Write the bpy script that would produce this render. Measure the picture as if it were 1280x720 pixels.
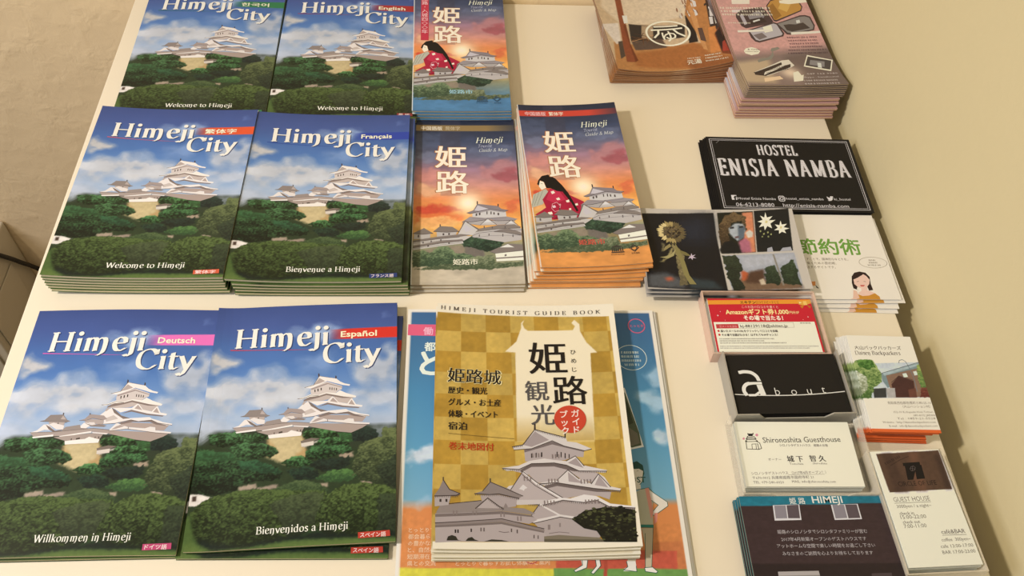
import bpy, math, random
import numpy as np
from mathutils import Matrix, Vector, Euler
from mathutils.geometry import tessellate_polygon

for _o in list(bpy.data.objects):
    bpy.data.objects.remove(_o, do_unlink=True)
SC = bpy.context.scene
COL = SC.collection
TT = 0.75                       # height of the table top (m)
random.seed(7)

# ------------------------------------------------------------------ camera
cam_d = bpy.data.cameras.new('camera')
cam_d.sensor_width = 36.0
cam_d.lens = 1125.0 / 1280.0 * 36.0
cam_d.clip_start = 0.02
cam = bpy.data.objects.new('camera', cam_d)
COL.objects.link(cam)
_r = Vector((0.99808626, -0.03740216, 0.04924319))
_u = Vector((0.0, 0.79633870, 0.60485095))
_b = Vector((-0.06183699, -0.60369342, 0.79481472))
_m = Matrix.Identity(4)
for _i in range(3):
    _m[_i][0], _m[_i][1], _m[_i][2] = _r[_i], _u[_i], _b[_i]
_m[2][3] = TT + 0.629
cam.matrix_world = _m
SC.camera = cam

# ------------------------------------------------------------------ light
SC.view_settings.view_transform = 'Standard'
SC.view_settings.look = 'None'
SC.view_settings.exposure = 0.0
SC.view_settings.gamma = 1.0
SC.view_settings.use_curve_mapping = False

world = bpy.data.worlds.new('room_air')
SC.world = world
world.use_nodes = True
_bg = world.node_tree.nodes['Background']
_bg.inputs[0].default_value = (1.0, 0.84, 0.60, 1)
_bg.inputs[1].default_value = 0.17

def area(name, loc, target, size, power, color, shape='DISK'):
    d = bpy.data.lights.new(name, 'AREA')
    d.shape = shape; d.size = size; d.energy = power; d.color = color
    o = bpy.data.objects.new(name, d); COL.objects.link(o)
    o.location = loc
    o.rotation_euler = (Vector(target) - Vector(loc)).to_track_quat('-Z', 'Y').to_euler()
    return o
_l = area('room_lamp', (-1.0, 0.21, TT + 1.10), (0.20, 0.48, TT), 0.13, 5.05, (1.0, 0.84, 0.62))
_l.data.spread = math.radians(96)                 # beam narrowed on purpose to dim the wall behind the table's end
area('fill_light', (-0.3, -0.7, TT + 1.6), (0.0, 0.4, TT), 0.9, 3.0, (1.0, 0.85, 0.62))  # broad overhead fill, added to lift the general light level
area('cool_side_light', (-1.25, 0.05, TT + 0.62), (-0.30, 0.36, TT), 0.55, 6.2, (1.0, 0.97, 1.0), 'SQUARE')  # cool area light added at the left to whiten that end of the table

# ------------------------------------------------------------------ colour and noise
def s2l(c):
    c = np.asarray(c, float)
    return np.where(c <= 0.04045, c / 12.92, ((c + 0.055) / 1.055) ** 2.4)
def hx(h):
    return np.array([int(h[i:i + 2], 16) / 255.0 for i in (0, 2, 4)])
def paper(c, wb, k=0.80):
    """ink colour of a print whose white reads as wb in the room's light"""
    return np.clip(s2l(c) / s2l(hx(wb)) * k, 0.004, 0.92)
def vnoise(x, y, seed):
    xi = np.floor(x).astype(np.int64); yi = np.floor(y).astype(np.int64)
    xf = x - xi; yf = y - yi
    xf = xf * xf * (3 - 2 * xf); yf = yf * yf * (3 - 2 * yf)
    def h(a, b):
        n = (a * 374761393 + b * 668265263 + seed * 974634541) & 0x7fffffff
        n = ((n ^ (n >> 13)) * 1274126177) & 0x7fffffff
        return ((n ^ (n >> 16)) & 0xffff) / 65535.0
    return (h(xi, yi) * (1 - xf) + h(xi + 1, yi) * xf) * (1 - yf) + (h(xi, yi + 1) * (1 - xf) + h(xi + 1, yi + 1) * xf) * yf
def fbm(x, y, s, o=3, seed=1):
    r = 0; a = 1; t = 0
    for i in range(o):
        r = r + a * vnoise(x / s, y / s, seed + i * 17); t += a; a *= 0.55; s = s * 0.5
    return r / t
def inside(P, x, y):
    r = np.zeros(x.shape, bool); n = len(P); j = n - 1
    for i in range(n):
        xi, yi = P[i]; xj, yj = P[j]
        if yi != yj:
            r ^= ((yi > y) != (yj > y)) & (x < (xj - xi) * (y - yi) / (yj - yi) + xi)
        j = i
    return r

# ------------------------------------------------------------------ lettering
_fc = {}
def glyphs(s, bold=0.0, res=2):
    k = (s, bold, res)
    if k not in _fc:
        c = bpy.data.curves.new('lettering', 'FONT')
        c.body = s; c.size = 1; c.offset = bold; c.resolution_u = res
        o = bpy.data.objects.new('lettering', c)
        m = bpy.data.meshes.new_from_object(o)
        v = np.zeros(len(m.vertices) * 3); m.vertices.foreach_get('co', v)
        t = np.array([p.vertices[:] for p in m.polygons], int).reshape(-1, 3)
        _fc[k] = [(v.reshape(-1, 3)[:, :2].copy(), t)]
        bpy.data.objects.remove(o); bpy.data.curves.remove(c); bpy.data.meshes.remove(m)
    return _fc[k]
# roman letters drawn with a broad pen: width | strokes ('~' = curved, '_x,y,h' = serif, 'o' = dot)
ROM = {
'H': '78|14,0 14,72|62,0 62,72|14,37 62,37|_14,0,11|_14,72,11|_62,0,11|_62,72,11',
'C': '70|~62,58 50,72 32,72 14,60 8,36 14,12 32,0 50,2 64,14|62,72 62,54',
'W': '98|6,72 26,0|26,0 47,70|47,70 68,0|68,0 90,72|_6,72,9|_47,72,8|_90,72,9',
'B': '62|14,0 14,72|~14,71 38,71 48,60 46,44 34,38 14,38|~14,38 40,37 54,26 52,8 36,1 14,1|_10,0,9|_10,72,9',
'D': '74|14,0 14,72|~14,71 36,71 58,64 66,36 58,8 36,1 14,1|_10,0,9|_10,72,9',
'E': '58|14,0 14,72|14,71 50,71|14,37 42,37|14,1 52,1|50,72 50,58|42,44 42,30|52,0 52,14|_10,0,8|_10,72,8',
'I': '30|15,0 15,72|_15,0,11|_15,72,11',
'M': '90|14,0 14,72|14,72 44,4|44,4 74,72|74,72 74,0|_14,0,9|_10,72,9|_74,0,11|_78,72,9',
'J': '36|20,72 20,6|~20,8 17,-6 8,-12 0,-10|_20,72,11',
'T': '64|32,0 32,72|6,71 58,71|6,72 6,58|58,72 58,58|_32,0,11',
'O': '78|~39,73 14,62 7,36 14,10 39,-1 64,10 71,36 64,62 39,73',
'U': '74|14,72 14,24|~14,26 18,6 36,-1 54,6 60,26|60,24 60,72|_14,72,11|_60,72,10',
'R': '68|14,0 14,72|~14,71 40,71 52,58 44,42 14,38|34,38 62,0|_14,0,11|_10,72,9|_64,0,7',
'S': '52|~44,60 34,72 18,70 10,56 18,42 34,34 44,18 36,2 18,-1 8,12|44,72 44,56|8,0 8,16',
'G': '76|~62,58 50,72 32,72 14,60 8,36 14,12 32,0 50,0 66,10|66,30 66,4|62,72 62,54|_62,30,10',
'K': '72|14,0 14,72|60,72 16,34|28,44 64,0|_14,0,10|_14,72,10|_62,72,8|_64,0,8',
'N': '80|14,0 14,72|14,72 64,0|64,0 64,72|_14,0,10|_10,72,9|_64,72,10',
'A': '72|34,72 8,0|34,72 62,0|18,24 52,24|_8,0,9|_62,0,10',
'L': '56|14,0 14,72|14,1 50,1|50,0 50,16|_10,0,8|_14,72,10',
'V': '74|8,72 36,0|36,0 66,72|_8,72,9|_66,72,8',
'i': '30|15,0 15,47|_15,0,9|15,47 6,44|o15,66',
'm': '90|14,0 14,48|6,44 14,48|~14,38 26,48 36,46 40,34|40,36 40,0|~40,38 52,48 64,46 68,34|~68,36 68,10 64,-8 52,-17|_14,0,9|_40,0,8',
'e': '48|10,27 40,29|~40,29 38,44 25,50 11,42 8,22 16,3 30,0 43,9',
'j': '28|17,47 17,0|~17,2 15,-14 6,-20 -3,-15|17,47 8,44|o17,66',
't': '34|14,60 14,10|~14,12 17,2 24,0 33,6|4,47 31,47',
'y': '54|8,48 29,2|48,48 27,-4|~28,-2 20,-18 12,-22 5,-15|_8,48,7|_47,48,7',
'l': '28|14,0 14,74|6,71 14,74|_14,0,8',
'c': '46|~38,40 28,50 14,44 8,25 14,5 28,0 41,8|o37,40',
'o': '54|~27,50 12,42 8,25 12,7 27,-1 42,7 46,25 42,42 27,50',
'n': '58|14,0 14,48|6,44 14,48|~14,38 26,48 38,46 42,34|~42,36 42,8 38,-10 27,-17|_14,0,9',
'r': '40|14,0 14,48|6,44 14,48|~14,36 22,47 34,47|_14,0,8',
'a': '52|~11,38 22,50 36,46 38,34|38,36 38,4|~38,6 41,0 48,3|~38,30 18,25 10,12 20,0 38,10',
'u': '58|13,48 13,16|~13,18 17,2 27,0 42,12|42,48 42,0|13,48 5,45|42,48 34,45|_46,0,4',
'v': '52|8,48 27,0|46,48 27,0|_8,48,7|_45,48,6',
'k': '56|14,0 14,74|6,71 14,74|44,48 16,22|24,29 46,0|_14,0,8|_44,48,6|_48,0,6',
'd': '58|~42,40 28,50 13,42 8,24 14,4 27,0 42,10|42,74 42,0|42,74 34,71|_46,0,4',
's': '40|~34,40 26,50 14,47 12,36 20,28 32,20 34,8 24,-1 8,6',
'p': '58|14,48 14,-20|6,44 14,48|~14,38 28,50 43,42 48,24 42,5 28,0 14,10|_14,-20,9',
'b': '56|14,74 14,2|6,71 14,74|~14,38 28,50 43,42 48,24 42,5 28,0 14,8',
'h': '58|14,0 14,74|6,71 14,74|~14,38 26,48 38,46 42,34|42,36 42,0|_14,0,8|_42,0,8',
'g': '52|~42,40 28,50 13,42 10,28 16,16 28,14 42,24|42,48 42,-4|~42,-2 38,-18 24,-22 10,-16|_46,48,5',
'&': '72|~60,30 48,6 24,-1 10,14 20,32 36,46 38,62 28,72 18,62 24,44 40,20 64,0',
' ': '30|', '.': '24|o12,4', '-': '40|6,27 34,27', ':': '24|o12,6|o12,40', '/': '44|8,-6 38,76', '@': '60|',
}
def catmull(p, n=6):
    p = [np.array(q, float) for q in p]
    p = [2 * p[0] - p[1]] + p + [2 * p[-1] - p[-2]]
    o = []
    for i in range(1, len(p) - 2):
        for k in range(n):
            t = k / n
            o.append(0.5 * (2 * p[i] + (p[i + 1] - p[i - 1]) * t + (2 * p[i - 1] - 5 * p[i] + 4 * p[i + 1] - p[i + 2]) * t * t + (3 * p[i] - p[i - 1] - 3 * p[i + 1] + p[i + 2]) * t ** 3))
    o.append(p[-2]); return o
def roman(s, pen=0.125, ang=18, thin=0.035, gap=0.0):
    """list of (verts, tris) pieces; 1 unit = 1 em"""
    a = math.radians(ang); e = np.array([math.cos(a), math.sin(a)]) * pen / 2
    f = np.array([-math.sin(a), math.cos(a)]) * thin / 2
    out = []; x0 = 0.0
    def quad(p, q, d):
        out.append((np.array([p - d, p + d, q + d, q - d]), np.array([(0, 1, 2), (0, 2, 3)])))
    for ch in s:
        g = ROM.get(ch)
        if g is None: x0 += 0.4; continue
        w, *st = g.split('|')
        for t in st:
            if not t: continue
            if t[0] == '_':
                x, y, h = [float(z) / 100 for z in t[1:].split(',')]
                y = y + (0.016 if y < 0.3 else -0.016)
                p = np.array([x0 + x, y]); out.append((np.array([p + (-h, -.016), p + (h, -.016), p + (h, .016), p + (-h, .016)]), np.array([(0, 1, 2), (0, 2, 3)])))
                continue
            if t[0] == 'o':
                x, y = [float(z) / 100 for z in t[1:].split(',')]
                k = np.arange(10) / 10 * 2 * math.pi
                out.append((np.c_[x0 + x + np.cos(k) * pen * .56, y + np.sin(k) * pen * .56], np.array([(0, i, i + 1) for i in range(1, 9)])))
                continue
            sm = t[0] == '~'
            p = [[float(z) / 100 for z in q.split(',')] for q in t.lstrip('~').split()]
            p = catmull(p) if sm else [np.array(q) for q in p]
            p = [np.array([q[0] + x0, q[1]]) for q in p]
            for q, r in zip(p, p[1:]):
                quad(q, r, e); quad(q, r, f)
        x0 += float(w) / 100 + gap
    fx = []
    for v, t in out:                       # every piece faces up
        A = v[t[:, 1]] - v[t[:, 0]]; B = v[t[:, 2]] - v[t[:, 0]]
        cr = A[:, 0] * B[:, 1] - A[:, 1] * B[:, 0]
        t = np.where(cr[:, None] < 0, t[:, ::-1], t)[np.abs(cr) > 1e-9]
        if len(t): fx.append((v, t))
    return fx, x0

# ------------------------------------------------------------------ printed sheets
class Print:
    """one printed design in millimetres: soft inks on a fine lattice, outlines and lettering as thin ink shapes"""
    def __init__(s, W, H, res, wb, k=0.80):
        s.W, s.H, s.wb, s.k = W, H, wb, k
        s.nx = int(round(W / res)) + 1; s.ny = int(round(H / res)) + 1
        s.U, s.V = np.meshgrid(np.linspace(0, W, s.nx), np.linspace(0, H, s.ny))
        s.img = np.ones((s.ny, s.nx, 3)); s.ov = []; s.n = 0; s.cache = {}; s.leafk = 1.0
    def clone(s):
        c = Print.__new__(Print); c.__dict__.update(s.__dict__)
        c.img = s.img.copy(); c.ov = list(s.ov); c.cache = {}
        return c
    def grad(s, stops):
        v = [a for a, _ in stops]; c = np.array([hx(b) for _, b in stops])
        for i in range(3): s.img[..., i] = np.interp(s.V, v, c[:, i])
    def mix(s, m, c, sl): s.img[sl] = s.img[sl] * (1 - m[..., None]) + c * m[..., None]
    def soft(s, P, warp, soft, seed, n=14):
        P = np.array(P, float); lo = P.min(0) - warp * 2 - soft * 1.5; hi = P.max(0) + warp * 2 + soft * 1.5
        i0 = max(0, int(lo[0] / s.W * (s.nx - 1))); i1 = min(s.nx, int(hi[0] / s.W * (s.nx - 1)) + 2)
        j0 = max(0, int(lo[1] / s.H * (s.ny - 1))); j1 = min(s.ny, int(hi[1] / s.H * (s.ny - 1)) + 2)
        if i1 <= i0 or j1 <= j0: return None, None
        sl = (slice(j0, j1), slice(i0, i1)); u = s.U[sl]; v = s.V[sl]
        wx = (fbm(u, v, warp * 1.5 + .5, 2, seed) - .5) * 2 * warp; wy = (fbm(u, v, warp * 1.5 + .5, 2, seed + 5) - .5) * 2 * warp
        m = 0
        for k in range(n):
            r = soft * math.sqrt((k + .5) / n); a = k * 2.39996
            m = m + inside(P, u + wx + r * math.cos(a), v + wy + r * math.sin(a))
        return m / n, sl
    def art(s, data):
        for q, ln in enumerate(data.strip().splitlines()):
            h, p = ln.split(':'); h = h.split(); P = [tuple(float(z) / 10 for z in t.split(',')) for t in p.split()]
            kind = h[0]; sd = q * 13 + 3
            if kind == 'v': s.poly(h[1], P)
            elif kind == 's': s.stroke(h[1], float(h[2]), P)
            elif kind == 'flat':
                m, sl = s.soft(P, float(h[2]), float(h[3]), sd)
                if m is None: continue
                n = 0.92 + .16 * fbm(s.U[sl], s.V[sl], 2.5, 3, sd)
                s.mix(m * (float(h[4]) if len(h) > 4 else 1), np.clip(hx(h[1]) * n[..., None], 0, 1), sl)
            elif kind == 'fade':
                m, sl = s.soft(P, .5, float(h[3]), sd, 40)
                if m is not None: s.mix(m * float(h[2]), hx(h[1]), sl)
            elif kind == 'cloud':
                sf = float(h[3]); m, sl = s.soft(P, sf * .8, sf * .7, sd, 30)
                if m is None: continue
                n = fbm(s.U[sl], s.V[sl] * 1.3, sf * 1.5, 4, sd)
                s.mix(np.clip(m * 1.9 * (0.2 + 1.1 * n) - .12, 0, 1) * float(h[2]), np.clip(hx(h[1]) * (.86 + .26 * n)[..., None], 0, 1), sl)
            elif kind == 'glow':
                c = np.mean(P, 0); r = float(h[3]); d = ((s.U - c[0]) ** 2 + (s.V - c[1]) ** 2) / r / r
                s.mix(np.exp(-d * 1.6) * float(h[2]), hx(h[1]), (slice(None), slice(None)))
            elif kind == 'leaf':
                w = float(h[3]); m, sl = s.soft(P, w, .3, sd, 4)
                if m is None: continue
                u = s.U[sl]; v = s.V[sl]; y = [b for _, b in P]
                g = np.clip((v - min(y)) / (max(y) - min(y) + .1), 0, 1)
                n = fbm(u * .8, v, 2.6 * max(w, .6), 3, sd); n2 = fbm(u, v * 1.4, 1.3, 2, sd + 9)
                t = np.clip(-.05 + 1.0 * g ** 1.15 + (n - .5) * .9 + (n2 - .5) * 1.5, 0, 1)
                c1, c2 = [(q * .88 + q.mean() * .12) * s.leafk for q in (hx(h[1]), hx(h[2]))]
                s.mix(m, c1 * (1 - t[..., None]) + c2 * t[..., None], sl)
    def add(s, v, t, hexc, sub=0):
        s.ov.append((np.asarray(v, float), np.asarray(t, int), hx(hexc) if isinstance(hexc, str) else hexc, s.n * 2.0 + sub))
    def poly(s, hexc, P):
        t = [tuple(r) for r in tessellate_polygon([[Vector((a, b, 0)) for a, b in P]])]
        if not t: return
        v = np.array(P, float); t = np.array(t)
        A = v[t[:, 1]] - v[t[:, 0]]; B = v[t[:, 2]] - v[t[:, 0]]
        fl = (A[:, 0] * B[:, 1] - A[:, 1] * B[:, 0]) < 0
        t[fl] = t[fl][:, ::-1]
        v[:, 0] = np.clip(v[:, 0], 0, s.W); v[:, 1] = np.clip(v[:, 1], 0, s.H)
        s.n += 1; s.add(v, t, hexc)
    def rect(s, hexc, u0, v0, u1, v1): s.poly(hexc, [(u0, v0), (u1, v0), (u1, v1), (u0, v1)])
    def ring(s, hexc, cu, cv, ru, rv, w=None, n=36):
        a = np.arange(n) / n * 2 * math.pi
        if w is None: s.poly(hexc, [(cu + ru * math.cos(t), cv + rv * math.sin(t)) for t in a]); return
        s.stroke(hexc, w, [(cu + ru * math.cos(t), cv + rv * math.sin(t)) for t in a] + [(cu + ru, cv)])
    def stroke(s, hexc, w, P):
        s.n += 1
        for i, (p, q) in enumerate(zip(P, P[1:])):
            p = np.array(p); q = np.array(q); d = q - p; L = np.hypot(*d)
            if L < 1e-6: continue
            d = d / L; nn = np.array([-d[1], d[0]]) * w / 2; d = d * w * .25
            v = np.array([p - d - nn, q + d - nn, q + d + nn, p - d + nn])
            v[:, 0] = np.clip(v[:, 0], 0, s.W); v[:, 1] = np.clip(v[:, 1], 0, s.H)
            s.add(v, [(0, 1, 2), (0, 2, 3)], hexc, (i % 5) * .25)
    def text(s, hexc, txt, u, v, size, width=None, bold=0.0, rot=0, shear=0, smear=0, align='L', res=2, font='sans', pen=.125, ang=18, gap=0.0, thin=.035, path=None):
        if font == 'rom':
            pieces, wn = roman(txt, pen, ang, thin, gap); mn = 0.0
        else:
            cjk = any(ord(q) > 0x2000 for q in txt)
            pieces = glyphs(txt, 0.0 if cjk else bold, res)
            if cjk and bold > 0 and pieces[0][0].size:
                pieces = [(p + (du * bold * .7, dv * bold * .7), t) for p, t in pieces for du, dv in ((-1, -1), (1, -1), (1, 1), (-1, 1), (0, 0))]
            if not len(pieces[0][0]): return
            mn = pieces[0][0][:, 0].min(); wn = pieces[0][0][:, 0].max() - mn
        if smear:
            pieces = [(p + (k * smear / 3, 0), t) for k in range(4) for p, t in pieces]
        xs = (width / (wn * size)) if width else 1.0
        off = {'L': 0, 'C': -.5, 'R': -1}[align] * wn * size * xs
        c, sn = math.cos(math.radians(rot)), math.sin(math.radians(rot))
        s.n += 1
        for i, (p, t) in enumerate(pieces):
            x = (p[:, 0] - mn) * size * xs + off; y = p[:, 1] * size
            x = x + shear * y
            if path is not None: y = y + path(x)
            s.add(np.c_[u + x * c - y * sn, v + x * sn + y * c], t, hexc, (i % 12) * .12)
    def specks(s, hexc, u, v, h, width, rot=0, seed=1):
        """a line of print too small to read in the photograph"""
        rnd = random.Random(seed); c, sn = math.cos(math.radians(rot)), math.sin(math.radians(rot)); x = 0.0; s.n += 1
        while x < width - h * .3:
            w = min(rnd.uniform(.45, 1.0) * h, width - x)
            for y0, y1 in ((0, .22), (.36, .58), (.74, 1.0)):
                a = x + rnd.uniform(0, .2) * w; e = x + w - rnd.uniform(0, .2) * w
                q = [(a, y0 * h), (e, y0 * h), (e, y1 * h), (a, y1 * h)]
                s.add([(u + p * c - r * sn, v + p * sn + r * c) for p, r in q], [(0, 1, 2), (0, 2, 3)], hexc)
            x += w + h * rnd.choice((.16, .16, .2, .5))
    def vtext(s, hexc, txt, u, v, size, **k):
        for i, ch in enumerate(txt): s.text(hexc, ch, u, v - i * size * 1.02, size, align='C', **k)
    # -- mesh
    def mesh(s, name, bend=None, T=0.25, fine=True):
        key = (id(bend), T, fine)
        if key in s.cache: return s.cache[key]
        if fine: jj = np.arange(s.ny); ii = np.arange(s.nx)
        else:
            jj = np.unique(np.r_[np.linspace(0, s.ny - 1, 36)].astype(int)); ii = np.unique(np.linspace(0, s.nx - 1, 26).astype(int))
        U = s.U[np.ix_(jj, ii)]; V = s.V[np.ix_(jj, ii)]; C = paper(s.img[np.ix_(jj, ii)], s.wb, s.k)
        ny, nx = U.shape
        z = bend(U, V) if bend else np.zeros_like(U)
        vs = [np.c_[U.ravel(), V.ravel(), z.ravel()]]; cs = [C.reshape(-1, 3)]
        idx = np.arange(ny * nx).reshape(ny, nx)
        q = np.stack([idx[:-1, :-1], idx[:-1, 1:], idx[1:, 1:], idx[1:, :-1]], -1).reshape(-1, 4)
        loop = np.r_[idx[0, :-1], idx[:-1, -1], idx[-1, :0:-1], idx[:0:-1, 0]]
        base = ny * nx; lo = vs[0][loop].copy(); lo[:, 2] -= T
        vs.append(lo); cs.append(cs[0][loop])
        L = len(loop); a = np.arange(L); b = (a + 1) % L
        q = np.r_[q, np.stack([loop[a], base + a, base + b, loop[b]], -1)]
        n0 = base + L; tv = []; tt = []; tc = []
        if fine and s.ov:
            V2 = []; T2 = []; C2 = []; O2 = []; k = 0
            for v, t, c, lay in s.ov:
                V2.append(v); T2.append(t + k); C2.append(np.repeat(paper(c, s.wb, s.k)[None], len(v), 0)); O2.append(np.full(len(v), .03 + lay * .001)); k += len(v)
            V2 = np.concatenate(V2); T2 = np.concatenate(T2); C2 = np.concatenate(C2); O2 = np.concatenate(O2)
            if bend:
                V2, T2, C2, O2 = clip_knots(V2, T2, C2, O2, bend.ku, 0)
                V2, T2, C2, O2 = clip_knots(V2, T2, C2, O2, bend.kv, 1)
            z2 = (bend(V2[:, 0], V2[:, 1]) if bend else 0) + O2
            vs.append(np.c_[V2, z2]); cs.append(C2); tt = T2 + n0
        return s.cache.setdefault(key, mesh_from(name, np.concatenate(vs) - (s.W / 2, s.H / 2, 0), np.concatenate(cs), q, tt))

def clip_knots(V, T, C, O, K, ax):
    """cut ink triangles along the fold lines of a bent sheet so they lie flat on it"""
    x = V[T][:, :, ax]; K = np.asarray(K)
    a = np.searchsorted(K, x.min(1) + 1e-6, 'right'); b = np.searchsorted(K, x.max(1) - 1e-6, 'left')
    cross = b > a
    if not cross.any(): return V, T, C, O
    nv = []; nc = []; no = []; nt = []; k = len(V)
    for t, i0, i1 in zip(T[cross], a[cross], b[cross]):
        for i in range(i0, i1 + 1):
            P = [V[j] for j in t]
            lo = K[i - 1] if i > 0 else -1e9; hi = K[i] if i < len(K) else 1e9
            for lim, sg in ((lo, 1), (hi, -1)):
                Q = []
                for j in range(len(P)):
                    p, r = P[j - 1], P[j]; dp = (p[ax] - lim) * sg; dr = (r[ax] - lim) * sg
                    if (dp < 0) != (dr < 0): Q.append(p + (r - p) * (dp / (dp - dr)))
                    if dr >= 0: Q.append(r)
                P = Q
                if not P: break
            if len(P) > 2:
                nv += P; nc += [C[t[0]]] * len(P); no += [O[t[0]]] * len(P)
                nt += [(k, k + j, k + j + 1) for j in range(1, len(P) - 1)]; k += len(P)
    return np.r_[V, np.array(nv)], np.r_[T[~cross], np.array(nt, int)], np.r_[C, np.array(nc)], np.r_[O, np.array(no)]

def mesh_from(name, v_mm, cols, quads, tris=(), smooth=False):
    m = bpy.data.meshes.new(name)
    quads = np.asarray(quads, int).reshape(-1, 4); tris = np.asarray(tris, int).reshape(-1, 3)
    m.vertices.add(len(v_mm)); m.vertices.foreach_set('co', (np.asarray(v_mm) * .001).astype(np.float32).ravel())
    li = np.r_[quads.ravel(), tris.ravel()]
    m.loops.add(len(li)); m.loops.foreach_set('vertex_index', li.astype(np.int32))
    m.polygons.add(len(quads) + len(tris))
    st = np.r_[np.arange(len(quads)) * 4, len(quads) * 4 + np.arange(len(tris)) * 3]
    m.polygons.foreach_set('loop_start', st.astype(np.int32))
    m.polygons.foreach_set('use_smooth', np.full(len(quads) + len(tris), smooth))
    m.update(calc_edges=True)
    a = m.color_attributes.new('print', 'FLOAT_COLOR', 'POINT')
    a.data.foreach_set('color', np.c_[cols, np.ones(len(cols))].astype(np.float32).ravel())
    return m

BENDS = []                      # every bend stays alive, as meshes are cached per bend
class Bend:
    """height in mm over a sheet: fu(u) + gv(v), straight between fold lines"""
    def __init__(s, W, H, fu, gv, step=6.0):
        s.ku = np.linspace(0, W, max(2, int(W / step)) + 1); s.kv = np.linspace(0, H, max(2, int(H / step)) + 1)
        BENDS.append(s); s.zu = np.array([fu(u / W) for u in s.ku]); s.zv = np.array([gv(v / H) for v in s.kv])
    def __call__(s, u, v): return np.interp(u, s.ku, s.zu) + np.interp(v, s.kv, s.zv)
    def scaled(s, k):
        b = Bend.__new__(Bend); b.ku, b.kv, b.zu, b.zv = s.ku, s.kv, s.zu * k, s.zv * k; BENDS.append(b); return b

# ------------------------------------------------------------------ materials
def mat(name, rough=.5, spec=.5, bump=0.0, bscale=900, coat=0.0, attr=True, color=(1, 1, 1), vary=0.0, vscale=30.0):
    m = bpy.data.materials.new(name); m.use_nodes = True; nt = m.node_tree; b = nt.nodes['Principled BSDF']
    b.inputs['Roughness'].default_value = rough; b.inputs['Specular IOR Level'].default_value = spec
    b.inputs['Coat Weight'].default_value = coat; b.inputs['Coat Roughness'].default_value = .25
    tc = nt.nodes.new('ShaderNodeTexCoord')
    if attr:
        a = nt.nodes.new('ShaderNodeAttribute'); a.attribute_name = 'print'; src = a.outputs['Color']
    else:
        a = nt.nodes.new('ShaderNodeRGB'); a.outputs[0].default_value = (*color, 1); src = a.outputs[0]
    if vary:
        n = nt.nodes.new('ShaderNodeTexNoise'); n.inputs['Scale'].default_value = vscale; n.inputs['Detail'].default_value = 4
        nt.links.new(tc.outputs['Object'], n.inputs['Vector'])
        r = nt.nodes.new('ShaderNodeMapRange'); r.inputs[3].default_value = 1 - vary; r.inputs[4].default_value = 1 + vary
        nt.links.new(n.outputs[0], r.inputs[0])
        x = nt.nodes.new('ShaderNodeVectorMath'); x.operation = 'SCALE'
        nt.links.new(src, x.inputs[0]); nt.links.new(r.outputs[0], x.inputs['Scale']); src = x.outputs[0]
    nt.links.new(src, b.inputs['Base Color'])
    if bump:
        n = nt.nodes.new('ShaderNodeTexNoise'); n.inputs['Scale'].default_value = bscale; n.inputs['Detail'].default_value = 3
        nt.links.new(tc.outputs['Object'], n.inputs['Vector'])
        bp = nt.nodes.new('ShaderNodeBump'); bp.inputs['Strength'].default_value = bump; bp.inputs['Distance'].default_value = .001
        nt.links.new(n.outputs[0], bp.inputs['Height']); nt.links.new(bp.outputs[0], b.inputs['Normal'])
    return m
M_GLOSS = mat('coated_print', .38, .32, .02, 700)
M_MATTE = mat('uncoated_print', .6, .3, .03, 900)
M_EDGE = mat('page_edges', .8, .2)
_nt = M_EDGE.node_tree; _bs = _nt.nodes['Principled BSDF']     # fine leaf lines along the block
_tc = [n for n in _nt.nodes if n.type == 'TEX_COORD'][0]
_mp = _nt.nodes.new('ShaderNodeMapping'); _mp.inputs['Scale'].default_value = (6, 6, 2600)
_nz = _nt.nodes.new('ShaderNodeTexNoise'); _nz.inputs['Scale'].default_value = 1.0
_rg = _nt.nodes.new('ShaderNodeMapRange'); _rg.inputs[1].default_value = .35; _rg.inputs[2].default_value = .65; _rg.inputs[3].default_value = .86; _rg.inputs[4].default_value = 1.0
_vm = _nt.nodes.new('ShaderNodeVectorMath'); _vm.operation = 'SCALE'
_at = [n for n in _nt.nodes if n.type == 'ATTRIBUTE'][0]
_nt.links.new(_tc.outputs['Object'], _mp.inputs[0]); _nt.links.new(_mp.outputs[0], _nz.inputs['Vector']); _nt.links.new(_nz.outputs[0], _rg.inputs[0])
_nt.links.new(_at.outputs['Color'], _vm.inputs[0]); _nt.links.new(_rg.outputs[0], _vm.inputs['Scale']); _nt.links.new(_vm.outputs[0], _bs.inputs['Base Color'])

def plastic(name, tint, clear, rough=.25):
    m = bpy.data.materials.new(name); m.use_nodes = True; nt = m.node_tree; b = nt.nodes['Principled BSDF']
    b.inputs['Base Color'].default_value = (*tint, 1); b.inputs['Roughness'].default_value = rough
    t = nt.nodes.new('ShaderNodeBsdfTransparent'); t.inputs[0].default_value = (.97, .97, .96, 1)
    x = nt.nodes.new('ShaderNodeMixShader'); x.inputs[0].default_value = clear
    out = nt.nodes['Material Output']
    nt.links.new(b.outputs[0], x.inputs[1]); nt.links.new(t.outputs[0], x.inputs[2]); nt.links.new(x.outputs[0], out.inputs[0])
    return m

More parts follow.
